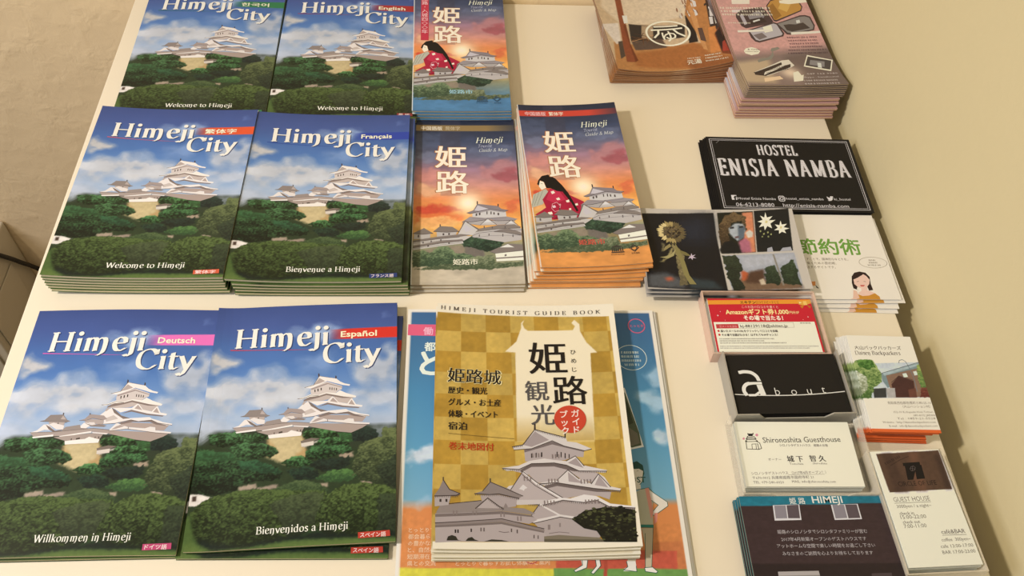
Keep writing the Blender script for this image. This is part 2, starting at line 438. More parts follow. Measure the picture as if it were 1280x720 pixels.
# ------------------------------------------------------------------ objects
def link(name, mesh, m, parent=None):
    o = bpy.data.objects.new(name, mesh); COL.objects.link(o)
    if m is not None and not mesh.materials: mesh.materials.append(m)
    if parent is not None: o.parent = parent
    return o
def tag(o, label=None, cat=None, group=None, kind=None):
    if label: o['label'] = label
    if cat: o['category'] = cat
    if group: o['group'] = group
    if kind: o['kind'] = kind
    return o
def empty(name, loc, rot=0.0):
    o = bpy.data.objects.new(name, None); COL.objects.link(o); o.empty_display_size = .02
    o.location = loc; o.rotation_euler = (0, 0, rot); return o
def box_arrays(x0, y0, z0, x1, y1, z1):
    v = [(x0, y0, z0), (x1, y0, z0), (x1, y1, z0), (x0, y1, z0), (x0, y0, z1), (x1, y0, z1), (x1, y1, z1), (x0, y1, z1)]
    q = [(0, 3, 2, 1), (4, 5, 6, 7), (0, 1, 5, 4), (1, 2, 6, 5), (2, 3, 7, 6), (3, 0, 4, 7)]
    return np.array(v, float), np.array(q)
def boxes_mesh(name, bl, rgb):
    vs = []; qs = []; k = 0
    for b in bl:
        v, q = box_arrays(*b); vs.append(v); qs.append(q + k); k += 8
    v = np.concatenate(vs); return mesh_from(name, v, np.repeat(np.array(rgb)[None], len(v), 0), np.concatenate(qs))
def box_obj(name, b_m, m, parent=None, bevel=0.0):
    me = boxes_mesh(name, [tuple(1000 * t for t in b_m)], (1, 1, 1)); o = link(name, me, m, parent)
    if bevel:
        bv = o.modifiers.new('bevel', 'BEVEL'); bv.width = bevel; bv.segments = 3
    return o
_slabs = {}
def slab(name, W, H, z0, z1, bend, rgb, inset=0.0):
    key = (name, W, H, z0, z1, id(bend), tuple(rgb), inset)
    if key in _slabs: return _slabs[key]
    nx, ny = (len(bend.ku), len(bend.kv)) if bend else (2, 2)
    u = bend.ku if bend else np.array([0, W]); v = bend.kv if bend else np.array([0, H])
    u = np.clip(u, inset, W - inset); v = np.clip(v, inset, H - inset)
    U, V = np.meshgrid(u, v); z = bend(U, V) if bend else np.zeros_like(U)
    n = nx * ny; idx = np.arange(n).reshape(ny, nx)
    top = np.stack([idx[:-1, :-1], idx[:-1, 1:], idx[1:, 1:], idx[1:, :-1]], -1).reshape(-1, 4)
    loop = np.r_[idx[0, :-1], idx[:-1, -1], idx[-1, :0:-1], idx[:0:-1, 0]]; nl = np.roll(loop, -1)
    vs = np.r_[np.c_[U.ravel(), V.ravel(), z.ravel() + z1], np.c_[U.ravel(), V.ravel(), z.ravel() + z0]] - (W / 2, H / 2, 0)
    q = np.r_[top, top[:, ::-1] + n, np.stack([loop, loop + n, nl + n, nl], -1)]
    return _slabs.setdefault(key, mesh_from(name, vs, np.repeat(np.array(rgb, float)[None], 2 * n, 0), q))
def booklet(name, pr, t, loc, rot, bend=None, fine=True, m=M_GLOSS, block=(.72, .66, .52), back=(.05, .10, .05), tilt=None, block_name='page_block'):
    """a stapled or folded print: front cover, block of pages, back cover"""
    r = empty(name, (loc[0], loc[1], TT + loc[2] * .001), math.radians(rot))
    if tilt: r.rotation_euler = (math.radians(tilt[0]), math.radians(tilt[1]), math.radians(rot))
    f = link('front_cover', pr.mesh('front_cover', bend, .22, fine), m, r); f.location.z = t * .001
    link(block_name, slab(block_name, pr.W, pr.H, .3, t - .3, bend, block, .5), M_EDGE, r)
    link('back_cover', slab('back_cover', pr.W, pr.H, .04, .28, bend, back), m, r)
    return r
def card(name, pr, loc, rot, bend=None, fine=True, m=M_MATTE, T=.3, tilt=None):
    o = link(name, pr.mesh(name, bend, T, fine), m); o.location = (loc[0], loc[1], TT + loc[2] * .001)
    o.rotation_euler = (math.radians(tilt[0]) if tilt else 0, math.radians(tilt[1]) if tilt else 0, math.radians(rot))
    return o
ORD = ['topmost'] + [q + ' down' for q in 'second third fourth fifth sixth seventh eighth ninth tenth eleventh twelfth thirteenth'.split()]
def order(i, n): return 'lowest' if i == n - 1 and n > 1 else ORD[i]
ART = {
'CITY_SKY': '''cloud c9c4bb .95 9:-31,1691 43,1673 145,1607 245,1550 261,1517 126,1504 -7,1504
cloud ccccca .95 14:-23,1454 61,1395 208,1325 366,1444 521,1451 683,1379 841,1363 775,1174 638,1154 467,1188 363,1165 246,1117 5,1119
cloud d2d0cc .8 10:302,1163 436,1198 584,1161 551,1104 407,1101
cloud c5ccd4 .9 12:-13,1085 136,1035 263,969 272,883 -2,896
cloud a9bcd2 .8 10:602,1840 713,1870 843,1879 982,1870 963,1761 819,1727 687,1771
cloud bcc0c4 .9 14:1103,1484 1308,1600 1485,1711 1487,1364 1314,1316 1154,1378
cloud c4c8cc .85 12:1113,1205 1314,1288 1487,1318 1488,1135 1286,1126 1131,1150
cloud c0c8d2 .85 12:1259,994 1473,1011 1489,897 1291,906
cloud 8fa8cc .6 12:581,1486 732,1584 922,1606 1009,1459 837,1419 680,1425
cloud 7f96c8 .6 6:1351,1958 1400,2008 1426,1987 1384,1937
flat bb9a66 .8 2:509,871 770,878 806,758 851,632 520,648
flat a88957 .8 3:555,822 707,847 754,698 599,685
flat c9b584 1 2:506,867 773,873 781,748 722,698 669,589 574,619 477,675 595,739
flat 2c3a24 1 2:-63,813 244,826 666,632 970,740 1190,747 1498,822 1501,209 -4,284
flat a2907a .8 1:337,476 463,496 470,456 341,442
flat 9c8a76 .8 1:467,456 616,482 619,449 484,435
flat a8957c .8 1:892,462 983,474 985,444 901,435
flat a49078 1 1:1050,701 1159,713 1161,675 1068,656
flat 9b8a74 1 1:1221,483 1368,505 1492,507 1492,448 1230,452
flat c9bfae .5 1:779,784 902,828 903,813 788,769
leaf 14200f 4f8048 1.6:62,914 201,931 360,909 503,899 519,858 431,831 291,827 184,807 88,836
leaf 131f10 4d7c46 1.8:224,800 322,831 462,826 576,784 598,739 567,702 459,699 354,667 287,719
leaf 111b10 3e6638 2.2:-31,777 95,783 236,765 303,718 444,694 573,633 643,565 629,518 493,508 356,508 331,459 201,416 38,408 -12,446 -28,648
leaf 2a4a28 3f7040 1.5:-27,771 95,780 253,752 306,692 168,686 -3,706
leaf 203a24 34643c 1.5:307,683 460,685 606,609 641,556 470,582 329,622
leaf 142210 568c4a 1.5:769,887 864,941 976,929 1046,870 1028,840 870,829 778,848
leaf 2c4a26 3d6c38 1.5:1039,870 1138,878 1172,805 1062,788
leaf 142412 5a9450 1.5:857,785 902,831 1028,849 1127,812 1129,778 968,771
leaf 111e10 4a7e44 1.5:795,727 842,777 967,786 1126,768 1162,722 1034,698 912,658 802,674
leaf 161f18 26382a 1.5:819,642 974,661 1129,680 1147,609 1010,556 885,579
leaf 1a2420 2c4032 1.5:1141,865 1216,925 1329,915 1343,829 1252,794 1156,802
leaf 162a14 5a9450 1.5:630,651 692,695 784,708 870,631 791,606 666,620
leaf 18231c 2a4830 1.5:669,589 806,617 916,577 890,499 736,506
leaf 2f4e2a 55803c 1.5:881,516 979,562 1133,579 1200,525 1137,477 983,478
leaf 2c3822 6c7844 1.8:1159,623 1190,751 1283,814 1366,832 1393,921 1474,899 1494,822 1499,397 1354,430 1229,483 1166,523
leaf 202a1e 3c4a30 2:1327,584 1444,665 1497,715 1499,406 1415,427
flat e6dccb .3 .5:-12,427 65,429 168,398 88,373 63,337 -3,335
flat 4a3a30 .2 .5:17,412 46,414 46,375 19,373
leaf 2f4426 54683a 1.5:582,442 677,487 798,502 922,471 1005,410 897,382 684,393
leaf 18240f 52672f 1.0:17,283 75,357 172,413 333,446 513,449 742,426 956,416 991,381 936,285 914,140 769,53 552,34 382,-3 195,-1 86,58 47,156
leaf 2a3420 4c5a34 1.6:570,320 745,393 957,399 934,269 895,159 706,122
leaf 18240f 586d33 1.0:931,266 988,378 1107,455 1245,462 1400,431 1499,389 1500,28 1212,37 1004,57 911,137
leaf 1e281a 3c4a2c 1.8:1355,363 1499,373 1500,34 1345,58
flat 14201a 2 3:68,85 379,23 709,75 943,102 1211,62 1500,62 1500,19 946,40 712,35 483,2 196,-8 96,38
flat 4c6230 1 2:-2,-25 -32,238 22,267 47,156 89,58 195,-5 483,1 712,44 917,41 1212,37 1503,31 1507,-36 776,-36 344,-51
flat 63773a 1 4:-2,-28 13,65 196,-12 484,-8 830,22 1213,21 1506,11 1507,-36 776,-36 345,-59''',
'CITY_CASTLE': '''v ab988a:820,972 1267,950 1225,919 1137,878 1023,894 822,944
v e9dfd2:797,966 820,983 859,1036 913,1015 951,999 1076,989 1113,1003 1152,997 1157,971 1277,957 1272,944 1163,953 943,984
v b09e92:861,1006 889,1019 923,1007 862,985 829,978
v b09d90:887,1043 1256,1025 1219,970 1157,972 1151,999 1113,1003 1076,989 951,1001 893,1019
v 85746a:958,1060 1111,1059 1160,1034 1227,1017 1228,1009 1151,1021 1102,1043 978,1044 893,1023 874,1033
v eee4d7:752,1027 768,1046 881,1063 952,1076 1091,1086 1111,1072 1169,1055 1198,1043 1270,1029 1271,1014 1227,1017 1160,1035 1111,1060 1016,1048 958,1061 845,1032
v 85746a:944,1149 1070,1116 1196,1098 1187,1090 1061,1104 949,1133 878,1116
v efe5d9:798,1167 943,1165 961,1185 979,1206 1000,1189 1030,1150 1099,1134 1117,1172 1131,1185 1166,1125 1217,1114 1212,1100 1070,1117 944,1150 868,1126
v b3a195:964,1160 985,1193 1026,1146
v b3a195:1108,1129 1130,1168 1157,1120
v ece1d4:718,1103 761,1148 794,1167 824,1134 880,1090 950,1069 769,1029 756,1058
v c9bbae:766,1076 822,1103 862,1072 778,1046
v 7f7066:795,1165 820,1123 900,1069 949,1076 879,1099 820,1152
v b9a89c:762,1139 780,1161 760,1168 748,1138
v c4b4a7:804,1225 930,1237 1150,1186 1126,1178 1099,1136 1030,1150 984,1206 952,1179 914,1169 818,1165 760,1168
v 88776c:806,1207 873,1212 932,1231 1067,1198 1145,1183 1058,1185 935,1217 874,1197 760,1168 759,1182
v f1e8dc:712,1195 758,1204 814,1233 872,1221 931,1243 1007,1233 1035,1257 1085,1230 1166,1200 1160,1186 1067,1199 932,1233 873,1212 806,1207 740,1185
v d5c7ba:807,1257 810,1293 934,1340 1053,1294 1050,1265 1031,1259 1003,1233 931,1242 872,1220 814,1230
v a4938a:811,1282 934,1329 1052,1287 1050,1281 940,1317 813,1268
v 3a302c:837,1271 845,1273 847,1248 839,1246
v 3a302c:860,1277 869,1279 870,1254 862,1252
v 3a302c:884,1284 893,1286 894,1262 886,1260
v 4a403a:952,1287 959,1287 960,1264 953,1264
v 4a403a:970,1284 977,1284 978,1261 971,1261
v 4a403a:988,1281 994,1281 995,1259 989,1259
v 4a403a:1005,1278 1012,1278 1013,1257 1006,1257
v f0e6da:759,1295 828,1317 867,1397 902,1388 1001,1368 1034,1337 1072,1317 1114,1307 1108,1294 1053,1305 954,1338 934,1345 829,1291 801,1283
v b5a498:830,1313 869,1376 916,1346 876,1327
v 4b403b:858,1421 868,1415 871,1390 860,1388
v 4b403b:994,1394 1003,1389 1006,1366 995,1368
s 6b5c54 .25:868,1394 1001,1366
s 54463e .38:759,1293 828,1312 867,1392
s 54463e .38:712,1193 758,1195 814,1222 873,1213
s 54463e .38:752,1025 845,1032 958,1061 1016,1048 1111,1060 1160,1035 1271,1016
s 6a5a50 .38:953,999 954,984
s 6a5a50 .38:797,964 943,984 1163,951 1272,943
v a5958b:577,1061 614,1073 644,1113 750,1100 781,1070 758,1061 671,1079 625,1059
s 5a4c45 .25:577,1060 625,1058 671,1078 758,1060
v b3a397:616,1055 671,1072 758,1060 762,1025 637,1030
v ede3d6:583,994 617,1040 645,1038 680,1020 640,992
v e2d6c8:645,1043 692,1043 708,1018 683,1017
v 8f8075:617,1040 680,1017 731,1028 789,1013 771,1002 676,1007
v 4b403b:640,1122 646,1122 648,1109 641,1109
v 8e8177:287,1061 317,1069 350,1113 445,1114 484,1067 513,1055 486,1047 351,1056
v b8a99d:434,1074 446,1106 477,1070
s 4f433d .3:287,1060 351,1055 486,1045
v b8a89b:351,1054 474,1047 468,1016 363,1027
v 5b5048:418,1044 430,1044 431,1026 420,1027
v 4b403b:439,1131 447,1128 449,1111 441,1113
v ebe0d3:239,966 284,983 321,1031 354,1032 415,977 339,987 286,966
v e6dbce:358,1031 390,1045 477,1018 475,985 424,987
v 7d6e64:335,1030 370,1011 417,975 471,985 472,977 412,962 367,990
v 9a8c81:471,981 488,1006 590,1023 603,996 820,974 811,964 696,988 472,968
v ab9a8d:239,963 416,968 696,993 810,979 827,946 689,963 467,930 271,930
s 5f524a .3:235,965 341,967 416,966 696,991 820,976
v efe6da:262,928 414,945 416,929 272,917
v efe6da:462,930 688,968 691,954 467,921
v e8ddd0:694,960 817,948 805,938 701,950
v a89789:421,921 699,949 780,939 761,895 512,889
v 4a3f38:553,907 560,908 561,893 554,892
v 4a3f38:590,910 617,915 619,902 591,896
v 4a3f38:725,920 731,920 732,907 726,907
v 4a3f38:750,921 758,921 759,906 751,906
v f2e8dc:512,887 656,902 683,920 716,910 764,896 761,869 520,858
v d8cbb8:765,807 858,824 860,785 770,774
v 7b6d60:760,823 838,846 904,838 858,819 766,804''',
'GUIDE_CREAM': '''v ebdfbd:722,1974 695,1942 693,1889 649,1756 554,1657 637,1647 622,841 1216,830 1248,1634 1304,1636 1222,1742 1181,1850 1181,1922 1141,1967 1115,1937 1142,1904 1123,1864 748,1863 719,1889 705,1930''',
'GUIDE_FADE': '''fade d9ae3a .95 6:517,962 1248,950 1218,613 508,624
leaf 1c1c14 55562f 1.6:996,214 1088,278 1235,301 1361,290 1455,272 1443,31 1211,41 1193,77 1165,124 1077,146
leaf 2b2a20 4f4a38 1.2:96,98 131,117 176,87 237,75 290,97 334,65 432,76 537,62 787,78 785,49 80,50
flat c9b46a .5 3:-176,375 -174,375 -174,373''',
'GUIDE_CASTLE': '''v b0a29b:673,773 890,846 1127,760 1117,705 1057,713 980,686 894,675 678,677
v 756863:673,773 889,842 1127,760 1126,748 888,817 676,752
v d3c9be:585,800 665,817 762,946 993,878 1004,840 1075,829 1185,773 1131,758 978,802 890,851 730,783 597,773
v a2948e:667,815 762,929 867,855 731,798
s 453a36 0.75:584,798 665,815 762,946 993,874
s 453a36 0.60:597,773 730,783 890,848 978,802 1131,758 1185,771
v 3d332f:760,1011 771,1007 770,942 754,938
v 3d332f:988,917 999,912 996,870 985,874
v 2a2220:724,743 734,745 732,708 723,706
v 2a2220:759,747 768,749 766,710 757,708
v 2a2220:799,751 810,753 808,714 797,712
v 2a2220:918,755 926,755 923,712 916,712
v 2a2220:948,753 956,750 953,707 946,709
v 2a2220:978,744 986,741 983,698 975,702
v 3a302c:1008,735 1015,732 1013,697 1005,700
v b8aaa2:584,600 725,665 894,671 1005,640 1169,590 1220,568 1161,498 1093,520 993,606 923,533 829,512 754,503 702,570
v 6e615b:638,608 724,657 893,659 986,642 1076,593 1039,590 892,634 723,632 643,588
v d6ccc1:504,624 630,645 707,681 821,701 895,687 985,677 1057,717 1117,637 1285,592 1268,572 1076,595 986,644 894,663 724,661 638,608 535,600
v a2948e:997,661 1060,700 1112,616
s 453a36 0.68:504,620 629,612 724,659 894,663 986,642 1076,593 1281,584
s 453a36 0.60:985,677 1057,717 1117,633
v b0a29a:809,483 903,505 1194,449 1297,415 1281,359 1207,390 1098,401 935,374 824,419
v 6e615b:809,479 902,501 1194,445 1338,416 1192,422 905,477 817,455
v d5cbc0:754,499 904,527 993,608 1072,533 1157,490 1218,568 1261,536 1298,461 1373,440 1358,419 1176,452 903,505 809,481
v a79993:992,511 992,587 1053,529 1105,492
v a79993:1182,477 1222,552 1279,454
s 453a36 0.68:754,495 903,503 1176,450 1366,422
s 453a36 0.60:904,521 993,604 1071,529
s 453a36 0.60:1157,486 1217,564 1298,457
v d0c6bc:512,445 550,480 647,500 645,456 548,417
v b8aaa2:545,425 656,590 757,491 928,378 821,365 597,340
s e0d7cc 1.6:660,592 754,499 935,378
s 453a36 0.60:545,425 656,596 762,503 943,382
s 453a36 0.52:650,572 742,483 913,371
v d9d0c6:623,456 654,492 686,464 664,456 659,441 641,452
v aa9c94:801,332 940,366 1093,343 1186,359 1281,299 1456,282 1451,240 1009,185 813,231
v e1d8cd:683,343 802,361 932,384 995,377 1098,405 1185,390 1223,366 1283,328 1460,299 1458,285 1272,304 1224,334 1186,359 1121,350 1057,340 940,366 801,332
s 453a36 0.68:682,339 801,330 940,364 1093,343 1186,357 1224,334 1272,304 1458,285
v c9beb4:602,372 821,371 819,338 600,332
v b0a29b:677,217 764,333 908,244 795,227
s d9cfc4 1.3:765,338 912,248
s 453a36 0.60:677,213 768,338
v ac9e96:721,194 913,236 1064,206 1203,104 1182,75 805,81 789,115
v d6ccc1:677,210 795,231 914,255 1066,229 1028,207 913,238 721,192
s 453a36 0.60:677,206 721,192 913,236 1064,206
v 857770:819,180 837,179 835,142 817,142
v 8b7d76:901,191 914,191 912,161 899,161
s 7b6d67 .5:825,114 897,124 968,115
v 8a7d75:296,419 356,439 413,513 549,456 649,401 620,384 475,419 402,413
s 453a36 0.75:296,417 402,411 475,417 620,382
s 453a36 0.60:356,439 413,511 649,401
v 4a3f3a:408,539 417,539 416,507 407,507
v aa9c95:338,406 475,411 606,380 596,320 509,309 355,338
v 8f8279:23,274 49,321 337,365 491,318 654,305 734,266 706,255 490,288 23,256
v b2a49c:313,307 392,381 466,328 498,305
s 453a36 0.75:302,303 392,385 469,324 505,301
s 453a36 0.60:54,329 343,365
v 8a7c74:509,324 521,347 535,324 534,313 509,309
v ab9d96:14,259 490,286 706,251 744,216 685,187 488,223 16,190
v 776a63:15,255 490,284 706,251 723,237 489,263 15,233
v 8c7e76:16,192 489,229 791,152 793,130 488,204 16,170
s 453a36 0.60:16,188 489,227 791,150
v b0a29a:16,170 488,203 790,130 821,55 185,56 19,45
v 776a63:16,170 488,203 790,130 789,119 487,186 16,155
v 241c1a:154,143 165,143 165,118 154,117
v 241c1a:172,143 182,144 183,118 172,118
v 241c1a:266,151 276,151 276,127 266,126
v 6d615b:335,159 346,159 345,131 335,131
v 6d615b:357,159 367,159 367,131 356,131
v 564a45:553,154 562,152 561,126 552,128
v 564a45:594,146 603,145 602,117 593,119
v 564a45:713,105 721,105 719,79 712,79
v 564a45:742,101 749,101 748,75 741,75
s 6a5d57 .5:468,132 504,124 539,128
v 8a7d75:8,402 38,448 68,521 114,450 189,417 165,401 8,385
s 453a36 0.75:8,392 165,401 189,415
s 453a36 0.60:68,519 114,446 189,417
v 4a3f3a:64,543 71,543 72,516 64,515
v b0a39b:8,385 125,396 108,326 10,312
v 3d332f:43,370 57,371 58,348 43,347
v 3d332f:86,372 100,372 101,349 86,349
v 7c715c:788,93 895,102 1179,75 1218,41 786,52
v 5f5745:787,74 1213,59 1218,41 786,52
v 2f2d22:97,61 107,91 135,102 163,92 177,67 202,63
v 2f2d22:230,60 248,82 276,90 294,72 325,61
v 3a3628:361,58 414,73 485,69 537,58''',
'MAP_SKY': '''cloud 7e8088 .5 5:23,1602 178,1639 256,1511 102,1474
cloud 70757f .5 5:518,1677 968,1753 961,1603 646,1566
cloud 5c6370 .4 5:5,1902 256,1865 440,1752 22,1694
cloud b8786a .75 7:642,1420 985,1566 997,1295 841,1242 639,1313
cloud 9a4a48 .75 5:716,1331 1004,1420 1008,1260 841,1235
cloud d98a70 .7 7:14,1385 256,1420 383,1278 180,1208 29,1209
cloud e8b078 .7 6:29,1209 256,1173 381,1104 131,1053 19,1088
cloud c8402c .85 4:15,876 132,919 355,934 466,874 330,828 35,829
cloud e06a34 .8 5:11,820 231,835 502,817 378,703 37,689
cloud f0b264 .8 4:36,770 280,785 500,735 328,655 38,641
cloud d2603a .7 4:854,966 982,1017 987,865 898,825
glow ffe9b0 1 17:517,961 519,961 519,957
flat 3c3a40 .3 .6 .55:262,2089 461,2090 455,1677 256,1676
flat 7a5a50 .3 .6 .30:256,1676 455,1677 451,1053 261,1053''',
'MAP_CASTLE': '''v c8bba2:555,825 615,849 721,881 864,848 870,776 673,769 554,789
v a39585:533,825 615,851 721,879 855,850 854,836 721,861 615,833
v 85766a:503,839 564,869 603,950 798,919 822,886 889,866 858,850 721,881 615,853 533,825
v c3b5a4:574,865 606,930 706,885 616,861
s 3c332e .5:503,837 533,825 615,853 721,881 858,850 889,864
v 3d332d:599,987 610,979 609,942 598,946
v 3d332d:793,949 803,945 802,913 792,917
v 4b3f37:585,825 600,831 599,801 584,797
v 4b3f37:615,837 630,841 629,809 614,805
v 4b3f37:686,853 696,853 695,817 685,817
v 4b3f37:723,852 734,852 732,816 722,816
v 4b3f37:750,844 762,840 761,812 749,814
v 4b3f37:789,836 803,832 802,804 787,806
v ac9e88:501,715 553,734 672,745 939,736 949,692 766,687 626,682 523,699
v 978979:457,725 532,789 673,773 870,788 973,755 949,740 790,735 695,757 553,726
s 3c332e .5:457,723 553,726 672,749 790,735 949,740
v c0b298:629,694 695,769 771,693
s 453a34 .45:626,690 695,769 774,689
v c0b298:855,689 910,744 966,680
s 453a34 .45:852,689 910,744 972,676
v 82735f:445,641 472,742 610,643 788,681 937,688 995,661 986,641 787,637 609,609 550,578
s 3c332e .5:550,582 609,609 787,637 987,643
v b8aa92:550,593 609,609 787,635 1001,641 994,502 839,476 549,543
v c4b69c:407,552 488,730 598,628 549,566
s 453a34 .455:403,552 488,738 609,628
v c2b4a2:470,640 493,689 551,630 491,602
v 82735f:749,606 801,629 875,642 963,608 1005,583 997,556 844,595
s 3c332e .5:748,604 844,595 997,556
v 5d5147:821,576 831,576 830,545 820,545
v 5d5147:913,564 923,564 922,537 912,537
v b8aa92:225,603 411,610 391,548 228,538
v 7d6e5b:196,611 258,675 369,666 430,612 316,599
s 3c332e .5:196,609 316,599 430,610
v 4a3f36:252,696 262,696 262,669 252,669
v 4b3f37:279,588 294,589 294,564 279,563
v 4b3f37:330,591 345,593 345,568 330,566
v b8aa92:22,578 170,584 165,519 20,517
v 7d6e5b:10,585 111,650 193,588 97,573
s 3c332e .5:10,582 97,573 193,586
v 5d5147:54,566 69,568 69,539 54,537
v c0b298:15,486 257,530 447,559 542,551 446,483 257,454 16,422
v 7d6e5b:15,501 228,546 447,579 538,567 432,544 228,519 15,479
s 3c332e .5:15,479 228,519 432,544
v 7d6e5b:16,441 257,496 454,517 468,498 257,469 16,415
s 3c332e .5:16,415 257,469 468,498
v c4b69c:16,411 257,466 460,494 467,468 257,435 16,389
v 55493f:98,486 110,488 110,467 99,465
v 55493f:171,500 182,502 182,481 171,479
v 55493f:257,515 269,517 269,496 257,494
v 55493f:142,440 156,444 157,429 142,425
v 55493f:330,476 344,478 344,463 330,461
s 7d7268 .35:554,773 672,757 867,772
s 7d7268 .35:508,707 629,682
s 7d7268 .35:771,682 943,688
s 6d6258 .5:552,559 608,589 786,615 1000,622
s 7d7268 .35:556,532 725,558 989,556
s 6d6258 .4:18,464 257,500 461,513
s 6d6258 .4:19,404 257,450 453,479
v d8cbb2:656,718 695,753 733,717
v d8cbb2:881,705 909,728 938,700
v 5d5147:655,674 664,674 663,647 654,647
v 5d5147:729,666 737,666 737,643 728,643
v 5d5147:847,669 856,669 855,646 846,646
v 5d5147:608,570 617,572 616,547 607,545
v 5d5147:696,581 705,583 704,558 695,556''',
'MAP_GROUND': '''flat 8c7a5c .5 1.2:57,377 257,422 474,449 475,299 58,285
flat 6f6350 .4 1.2:477,449 647,400 661,307 474,296
leaf 1e2e1e 47603a 1.1:439,483 549,566 697,594 801,555 842,480 777,405 675,361 589,406 474,426
leaf 35472a 7c8a52 1.2:11,368 114,392 164,358 257,447 347,422 408,352 473,355 572,317 543,290 399,236 257,210 14,194
leaf 45502e 8a8a58 1.2:399,245 572,317 731,334 749,242 994,249 996,203 683,169 15,167''',
'MAP_HOUSE': '''v 7d6e5b:701,372 867,461 1009,445 1006,377 746,349
v ddd1c0:792,416 867,453 923,415
s 4a403a .35:701,370 746,347 1005,375
v e6dbca:749,345 1002,373 999,265 757,256
v 6a5d52:832,333 850,337 849,315 831,311
v 7d6e5b:752,297 999,313 1001,298 755,282''',
'MAP_LADY': '''v b7ad8a:-14,736 30,861 157,937 182,891 107,742 -1,695
s 6f6a50 .3:4,718 51,866
s 6f6a50 .3:25,723 88,894
s 6f6a50 .3:52,728 127,913
v f3ece0:104,1041 147,1028 162,950 116,922 96,968
v a81730:110,800 201,942 281,926 385,849 493,772 507,736 417,572 180,551 19,609 132,701
v 7f1226:181,559 311,667 417,572
v c22a40:200,933 280,919 328,800 222,757 144,801
v f0dcd4:198,901 228,914 239,887 209,869
v f0dcd4:238,815 268,828 278,801 250,792
v f0dcd4:327,787 359,800 361,768 334,764
v f0dcd4:408,745 433,753 436,726 412,722
v f0dcd4:141,642 179,651 185,620 148,611
v e8c0b0:193,723 219,730 226,704 198,695
v d8a090:258,745 272,750 276,730 258,726
v f0dcd4:344,689 364,693 365,671 344,667
s d0a090 .5:196,746 240,768 268,723 253,668 209,651 184,690 196,746
v 0f0c0c:82,995 98,1046 137,1103 199,1122 262,1076 319,982 361,890 258,910 204,946 165,946 150,1024 115,1046 97,977
v 0f0c0c:328,925 361,895 399,765 430,660 411,647 374,766 315,891
s 1a1010 .35:117,1005 134,1001''',
'TOTTORI_R': '''flat d98a4f .2 .8:-27,1141 81,1149 173,1114 264,1074 608,1014 1153,1002 1708,1028 1915,1047 2175,1034 2098,471 -56,526
flat c97a4a .2 1:1801,893 2061,906 2068,613 1760,585
flat c65a44 .1 .3:1142,852 2013,833 2000,695 1132,716
flat d9cf4a .1 .3:-65,732 1132,710 1113,461 -55,491
flat 6f9a4f .1 .3:1114,714 2082,699 2057,437 1096,462
flat b4503c .1 .3:1478,771 1504,770 1485,591 1459,592
cloud a8c4d4 .8 8:1993,2371 2162,2389 2145,2216 2041,2236
cloud b4ccd8 .8 8:1864,2144 2063,2161 2156,2122 2136,1993 1947,2032
cloud b9d0da .8 8:1974,1762 2173,1812 2183,1672 1996,1692
cloud d8dcdc .9 6:13,1591 144,1673 239,1692 241,1545 52,1542
cloud b4c4cc .6 6:7,1218 244,1233 245,1184 7,1199
cloud c0d0d8 .8 6:1961,1785 2084,1805 2091,1717 1969,1697''',
'TOTTORI_V': '''v e2607c:7,2813 246,2811 247,2695 6,2702
v e9e4d6:1752,2194 1778,2194 1872,1663 1769,1641 1707,1645
v 4f5a44:1755,2164 1776,2145 1850,1782 1855,1677 1780,1658 1724,1659
v 6f6a58:1747,1854 1834,1782 1845,1695 1773,1670 1746,1714
v 36402e:1759,2090 1787,2053 1813,1871 1771,1854 1748,1926
v 1f4a40:1755,1526 1803,1542 1845,1507 1849,1440 1830,1391 1779,1475 1749,1482
v e9dec8:1749,1475 1811,1478 1845,1457 1825,1375 1793,1340 1746,1331 1734,1360
s 1f5a4c .5:1846,1464 1825,1372 1792,1336 1749,1331
v e9dec8:1765,1340 1809,1349 1807,1307 1764,1301
v bdb89c:1740,1279 1820,1313 1867,1322 1893,1292 1863,1010 1736,1012 1720,1121
s 1f5a4c .5:1764,1305 1820,1313 1870,1322
v e6dccb:1871,1299 1906,1276 1994,1207 1995,1175 1882,1099 1854,1118 1923,1183 1868,1221
s 1f5a4c .5:1869,1316 1906,1276 1994,1207 1995,1175 1882,1099 1862,1118 1923,1183 1876,1221
v e09a86:1839,1316 1867,1322 1876,1213 1878,1118 1855,1072 1848,1181
v d88a78:1884,1118 1912,1125 1898,1055 1872,1032
v 2f7a6a:1774,1033 1869,1031 1866,1006 1771,1009
v c3b596:1776,1005 1862,1004 1833,814 1813,712 1770,713 1786,875
v bfb192:1691,1007 1776,1005 1757,876 1704,759 1646,760 1675,877
s 1f5a4c .4:1862,1004 1816,715
s 1f5a4c .4:1798,965 1770,716
v f0e8d8:1764,711 1822,715 1855,682 1843,671 1766,684
s 1f5a4c .5:1764,711 1822,715 1855,682 1843,671 1766,684 1764,711
v f0e8d8:1639,760 1704,759 1706,712 1706,686 1611,688 1616,705 1641,719
s 1f5a4c .5:1639,760 1644,719 1612,697 1705,683 1705,724
v f0e8d8:1313,779 1362,778 1356,738 1348,715 1265,685 1255,697 1318,736
s 1f5a4c .5:1322,776 1321,735 1257,697 1268,685 1350,715 1362,775
v f0e8d8:1414,777 1448,776 1449,730 1395,670 1376,679 1420,724
s 1f5a4c .5:1417,774 1420,727 1376,679 1395,670 1452,729 1448,773
s 2a5a4c .3:1793,1458 1805,1461
s 2a5a4c .35:1774,1405 1777,1382 1763,1373''',
